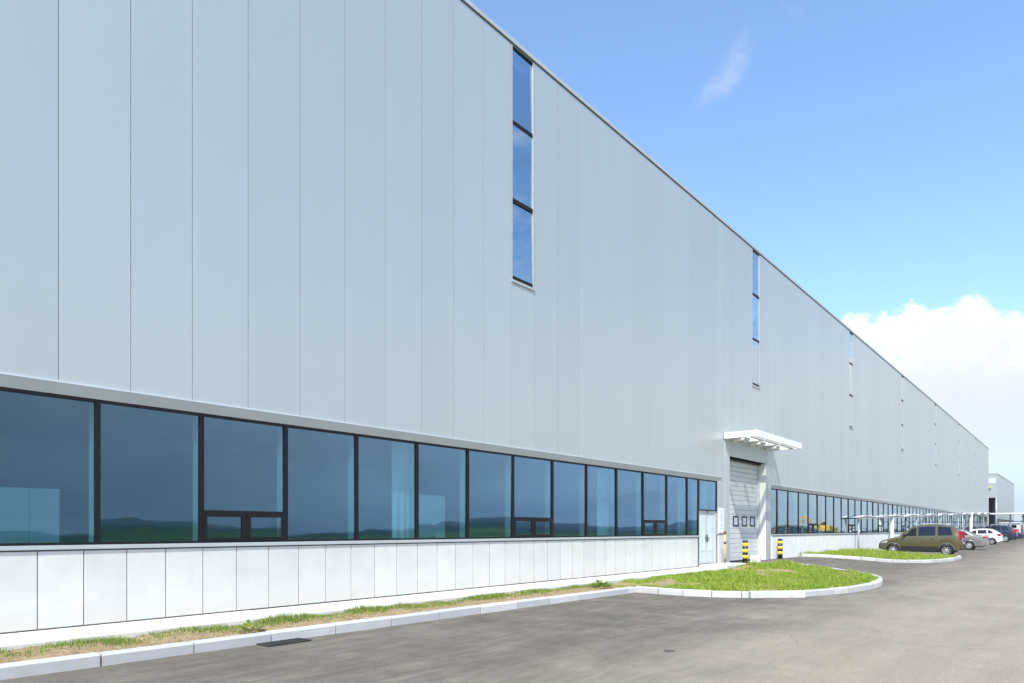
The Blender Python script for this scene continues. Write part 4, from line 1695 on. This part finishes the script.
def tree(loc, h, rad, n, label, name='tree'):
    r = empty(name, loc)
    tag(r, label, 'tree', 'trees')
    m = MB()
    m.tube((0, 0, -0.1), (0.05, 0.03, h * .42), 0.16, 0.11, 8)
    ends = []
    for k in range(7):
        a = 2 * PI * k / 7 + random.uniform(-.3, .3)
        e = Vector((math.cos(a) * rad * .6, math.sin(a) * rad * .6, h * random.uniform(.55, .9)))
        m.tube((0.05, 0.03, h * random.uniform(.28, .42)), e, 0.07, 0.02, 6)
        ends.append(e)
    ends.append(Vector((0, 0, h * .92)))
    m.build('trunk', M['bark'], r)
    m = MB()
    for k in range(n):
        e = random.choice(ends)
        d = Vector((random.gauss(0, 1), random.gauss(0, 1), random.gauss(0, .8)))
        p = e + d * rad * 0.24
        a = Vector((random.gauss(0, 1), random.gauss(0, 1), random.gauss(0, 1))).normalized()
        b = a.orthogonal().normalized()
        s = random.uniform(0.10, 0.24)
        vs = [m.bm.verts.new(q) for q in (p - a * s, p + b * s * .5, p + a * s, p - b * s * .5)]
        m.bm.faces.new(vs)
    m.build('crown', M['leaf'], r, recalc=False)


tree((176, 7.2, 0), 5.2, 2.4, 1500, 'round green tree farthest right beyond the carport')
tree((184, 5.4, 0), 4.6, 2.2, 1300, 'small green tree right of the kiosk, behind the carport')

# ------------------------------------------------------------------ across the road (seen mirrored in the glass)


def excavator(loc, rz):
    r = empty('excavator', loc, rz)
    tag(r, 'yellow tracked excavator with raised boom, mirrored in the far ribbon windows', 'excavator')
    for s in (-1, 1):
        m = MB()
        pts = []
        for k in range(9):
            a = PI / 2 + PI * k / 8
            pts.append((-1.35 + 0.38 * math.cos(a), 0.40 + 0.38 * math.sin(a)))
        for k in range(9):
            a = -PI / 2 + PI * k / 8
            pts.append((1.35 + 0.38 * math.cos(a), 0.40 + 0.38 * math.sin(a)))
        m.prism(pts, 'y', s * 0.75, s * 1.25)
        m.build('track', M['rubber'], r)
    MB().box(-0.9, 0.9, -0.75, 0.75, 0.45, 0.85).build('undercarriage', M['black'], r)
    m = MB()
    m.box(-1.75, 0.9, -1.2, 1.2, 0.92, 1.55, 0.06)
    m.box(-1.85, -0.5, -1.15, 1.15, 1.55, 1.95, 0.10)
    m.build('house', M['machine'], r)
    m = MB()
    m.prism([(-0.35, 1.56), (1.0, 1.56), (1.05, 2.0), (0.75, 2.75), (-0.3, 2.78)], 'y', 0.25, 1.15)
    cab = m.build('cab', M['machine'], r)
    for s in (0.24, 1.16):
        m = MB()
        m.prism([(-0.2, 1.95), (0.9, 1.95), (0.68, 2.65), (-0.2, 2.68)], 'y', s - 0.008, s + 0.008)
        m.build('cab_window', M['carglass'], cab)
    m = MB()
    m.prism([(0.6, 1.35), (0.95, 1.35), (2.2, 3.45), (3.9, 3.85), (3.95, 3.6), (2.45, 3.1)], 'y', -0.28, 0.10)
    m.build('boom', M['machine'], r)
    m = MB()
    m.prism([(3.65, 4.0), (4.05, 3.95), (4.55, 1.7), (4.35, 1.65)], 'y', -0.24, 0.06)
    m.build('stick', M['machine'], r)
    m = MB()
    m.prism([(4.3, 1.75), (4.62, 1.7), (4.85, 1.25), (4.6, 0.75), (4.15, 0.8), (3.9, 1.2), (4.15, 1.1)], 'y', -0.55, 0.40)
    m.build('bucket', M['iron'], r)
    m = MB()
    m.tube((1.3, -0.09, 1.5), (2.3, -0.09, 3.0), 0.07)
    m.build('hydraulic_ram', M['steel'], r)


excavator((142, -18.5, 0.25), -PI / 2)

# ------------------------------------------------------------------ sky, sun, camera


def make_world():
    w = bpy.data.worlds.new('World')
    SC.world = w
    w.use_nodes = True
    nt = w.node_tree
    nt.nodes.clear()
    t = NT(nt)
    out = t.n('ShaderNodeOutputWorld')
    sky = t.n('ShaderNodeTexSky', sky_type='NISHITA')
    sky.sun_disc = False
    sky.sun_elevation = math.asin(SUN.z)
    sky.sun_rotation = math.atan2(SUN.x, SUN.y)
    sky.altitude = 0
    sky.air_density = 1.0
    sky.dust_density = 0.8
    sky.ozone_density = 1.6
    bg = t.n('ShaderNodeBackground')
    bg.inputs['Strength'].default_value = SKY_STRENGTH
    wb = t.n('ShaderNodeMix', data_type='RGBA', blend_type='MULTIPLY')
    wb.inputs[0].default_value = 1.0
    t.link(sky.outputs[0], wb.inputs[6])
    wb.inputs[7].default_value = (0.87, 1.01, 1.09, 1)
    t.link(wb.outputs[2], bg.inputs['Color'])
    tc = t.n('ShaderNodeTexCoord')
    V = tc.outputs['Generated']
    sx = t.n('ShaderNodeSeparateXYZ')
    t.link(V, sx.inputs[0])
    X, Y, Z = sx.outputs
    hor = t.math('SQRT', t.math('ADD', t.math('MULTIPLY', X, X), t.math('MULTIPLY', Y, Y)))
    tz = t.math('DIVIDE', Z, t.math('MAXIMUM', hor, 0.02))            # tan(elevation)
    az = t.math('ARCTAN2', Y, X)
    cv = t.n('ShaderNodeCombineXYZ')
    t.link(az, cv.inputs[0])
    t.link(tz, cv.inputs[1])
    cv.inputs[2].default_value = 3.3
    P = cv.outputs[0]
    big = t.noise(t.vscale(P, (1.0, 1.4, 1)), 4.6, 2, 0.5)
    puff = t.noise(P, 17.0, 8, 0.60, 0.25)
    # cumulus bank: density falls with elevation, edges broken up by billows
    d = t.math('ADD', t.math('MULTIPLY', t.math('SUBTRACT', big, 0.5), 0.26), t.math('MULTIPLY', t.math('SUBTRACT', puff, 0.5), 0.36))
    d = t.math('ADD', d, t.math('MULTIPLY', t.math('SUBTRACT', CLOUD_TOP, tz), 2.1))
    mask = t.mapr(d, 0.0, 0.035)
    up = t.mapr(tz, -0.02, 0.03)
    mask = t.math('MULTIPLY', mask, up)
    # bank dissolves into the haze towards the horizon
    lowfade = t.mapr(tz, 0.02, 0.15, 0.65, 1.0)
    mask = t.math('MULTIPLY', mask, lowfade)
    # thin cirrus streaks higher up
    rot = t.n('ShaderNodeVectorRotate', rotation_type='Z_AXIS')
    rot.inputs['Angle'].default_value = math.radians(-52)
    t.link(P, rot.inputs['Vector'])
    ci = t.noise(t.vscale(rot.outputs[0], (1.2, 5.5, 1)), 3.4, 7, 0.62, 0.5)
    cirrus = t.math('MULTIPLY', t.mapr(ci, 0.60, 0.86, 0, 0.40), t.mapr(tz, 0.3, 0.45))
    # one wisp high over the roof line
    ux = t.math('SUBTRACT', az, WISP[0])
    uy = t.math('SUBTRACT', tz, WISP[1])
    ca, sa = math.cos(WISP[2]), math.sin(WISP[2])
    al = t.math('ADD', t.math('MULTIPLY', ux, ca), t.math('MULTIPLY', uy, sa))
    ac = t.math('SUBTRACT', t.math('MULTIPLY', uy, ca), t.math('MULTIPLY', ux, sa))
    ac = t.math('ADD', ac, t.math('MULTIPLY', t.math('MULTIPLY', al, al), 3.0))
    e = t.math('ADD', t.math('POWER', t.math('ABSOLUTE', t.math('DIVIDE', al, 0.050)), 2.0), t.math('POWER', t.math('ABSOLUTE', t.math('DIVIDE', ac, 0.017)), 2.0))
    e = t.math('ADD', e, t.math('MULTIPLY', t.math('SUBTRACT', t.noise(P, 34, 6, 0.65), 0.5), 4.2))
    wisp = t.mapr(e, -1.0, 1.9, 0.24, 0.0)
    cirrus = t.math('MAXIMUM', t.math('MULTIPLY', cirrus, 0.35), wisp)
    veil = t.noise(t.vscale(P, (1.0, 2.2, 1)), 4.6, 6, 0.58, 0.8)
    south = t.mapr(az, -0.05, -0.45, 0.0, 1.0)
    pale = t.math('MULTIPLY', t.mapr(veil, 0.50, 0.66, 0.0, 0.55), south)
    cirrus = t.math('MAXIMUM', cirrus, t.math('MULTIPLY', pale, up))
    dark = t.math('MULTIPLY', t.mapr(veil, 0.53, 0.36, 0.0, 0.80), t.math('MULTIPLY', south, t.mapr(tz, 0.75, 0.30, 0.0, 1.0)))
    allm = t.math('MAXIMUM', mask, cirrus)
    shade = t.mapr(t.math('ADD', t.math('MULTIPLY', d, 1.2), t.math('MULTIPLY', t.noise(P, 9.0, 5, 0.6), 0.55)), 0.24, 0.62)
    cc = t.mix(shade, (1.0, 1.0, 1.0), (0.85, 0.905, 0.94))
    bc = t.n('ShaderNodeBackground')
    t.link(cc, bc.inputs['Color'])
    bc.inputs['Strength'].default_value = CLOUD_STRENGTH
    mx = t.n('ShaderNodeMixShader')
    t.link(allm, mx.inputs[0])
    bd = t.n('ShaderNodeBackground')
    bd.inputs['Color'].default_value = (0.60, 0.72, 0.86, 1)
    bd.inputs['Strength'].default_value = 0.17
    m0 = t.n('ShaderNodeMixShader')
    t.link(dark, m0.inputs[0])
    t.link(bg.outputs[0], m0.inputs[1])
    t.link(bd.outputs[0], m0.inputs[2])
    t.link(m0.outputs[0], mx.inputs[1])
    t.link(bc.outputs[0], mx.inputs[2])
    t.link(mx.outputs[0], out.inputs[0])


def make_haze(density):
    mb = MB()
    mb.box(-3900, 3900, -3900, 3900, -1.2, 130)
    m, nt = new_mat('haze')
    t = NT(nt)
    out = t.n('ShaderNodeOutputMaterial')
    v = t.n('ShaderNodeVolumePrincipled')
    v.inputs['Color'].default_value = (0.80, 0.88, 0.96, 1)
    v.inputs['Density'].default_value = density
    v.inputs['Anisotropy'].default_value = 0.2
    t.link(v.outputs[0], out.inputs['Volume'])
    tag(mb.build('haze', m), kind='stuff')


make_haze(0.00028)
SKY_STRENGTH = 0.15
CLOUD_TOP = 0.262
CLOUD_STRENGTH = 0.57
WISP = (0.382, 0.624, PI - 0.95)
make_world()

sl = bpy.data.lights.new('sun', 'SUN')
sl.energy = 3.1
sl.angle = math.radians(0.53)
sl.color = (1.0, 0.955, 0.88)
so = bpy.data.objects.new('sun', sl)
COL.objects.link(so)
so.rotation_euler = SUN.to_track_quat('Z', 'Y').to_euler()
so.location = (0, 0, 40)

cam = bpy.data.cameras.new('camera')
cam.sensor_width = 36
cam.lens = F_PX / 1024 * 36
cam.shift_y = (HY - 341.5) / 1024
cam.clip_start = 0.1
cam.clip_end = 9000
co = bpy.data.objects.new('camera', cam)
COL.objects.link(co)
co.location = (0, 0, EYE)
co.rotation_euler = (PI / 2, 0, TH - PI / 2)
SC.camera = co

SC.view_settings.view_transform = 'Standard'
SC.view_settings.look = 'None'
SC.view_settings.gamma = 1.0
SC.view_settings.exposure = 0.97
SC.cycles.max_bounces = 10
SC.cycles.transparent_max_bounces = 16
SC.cycles.use_denoising = True
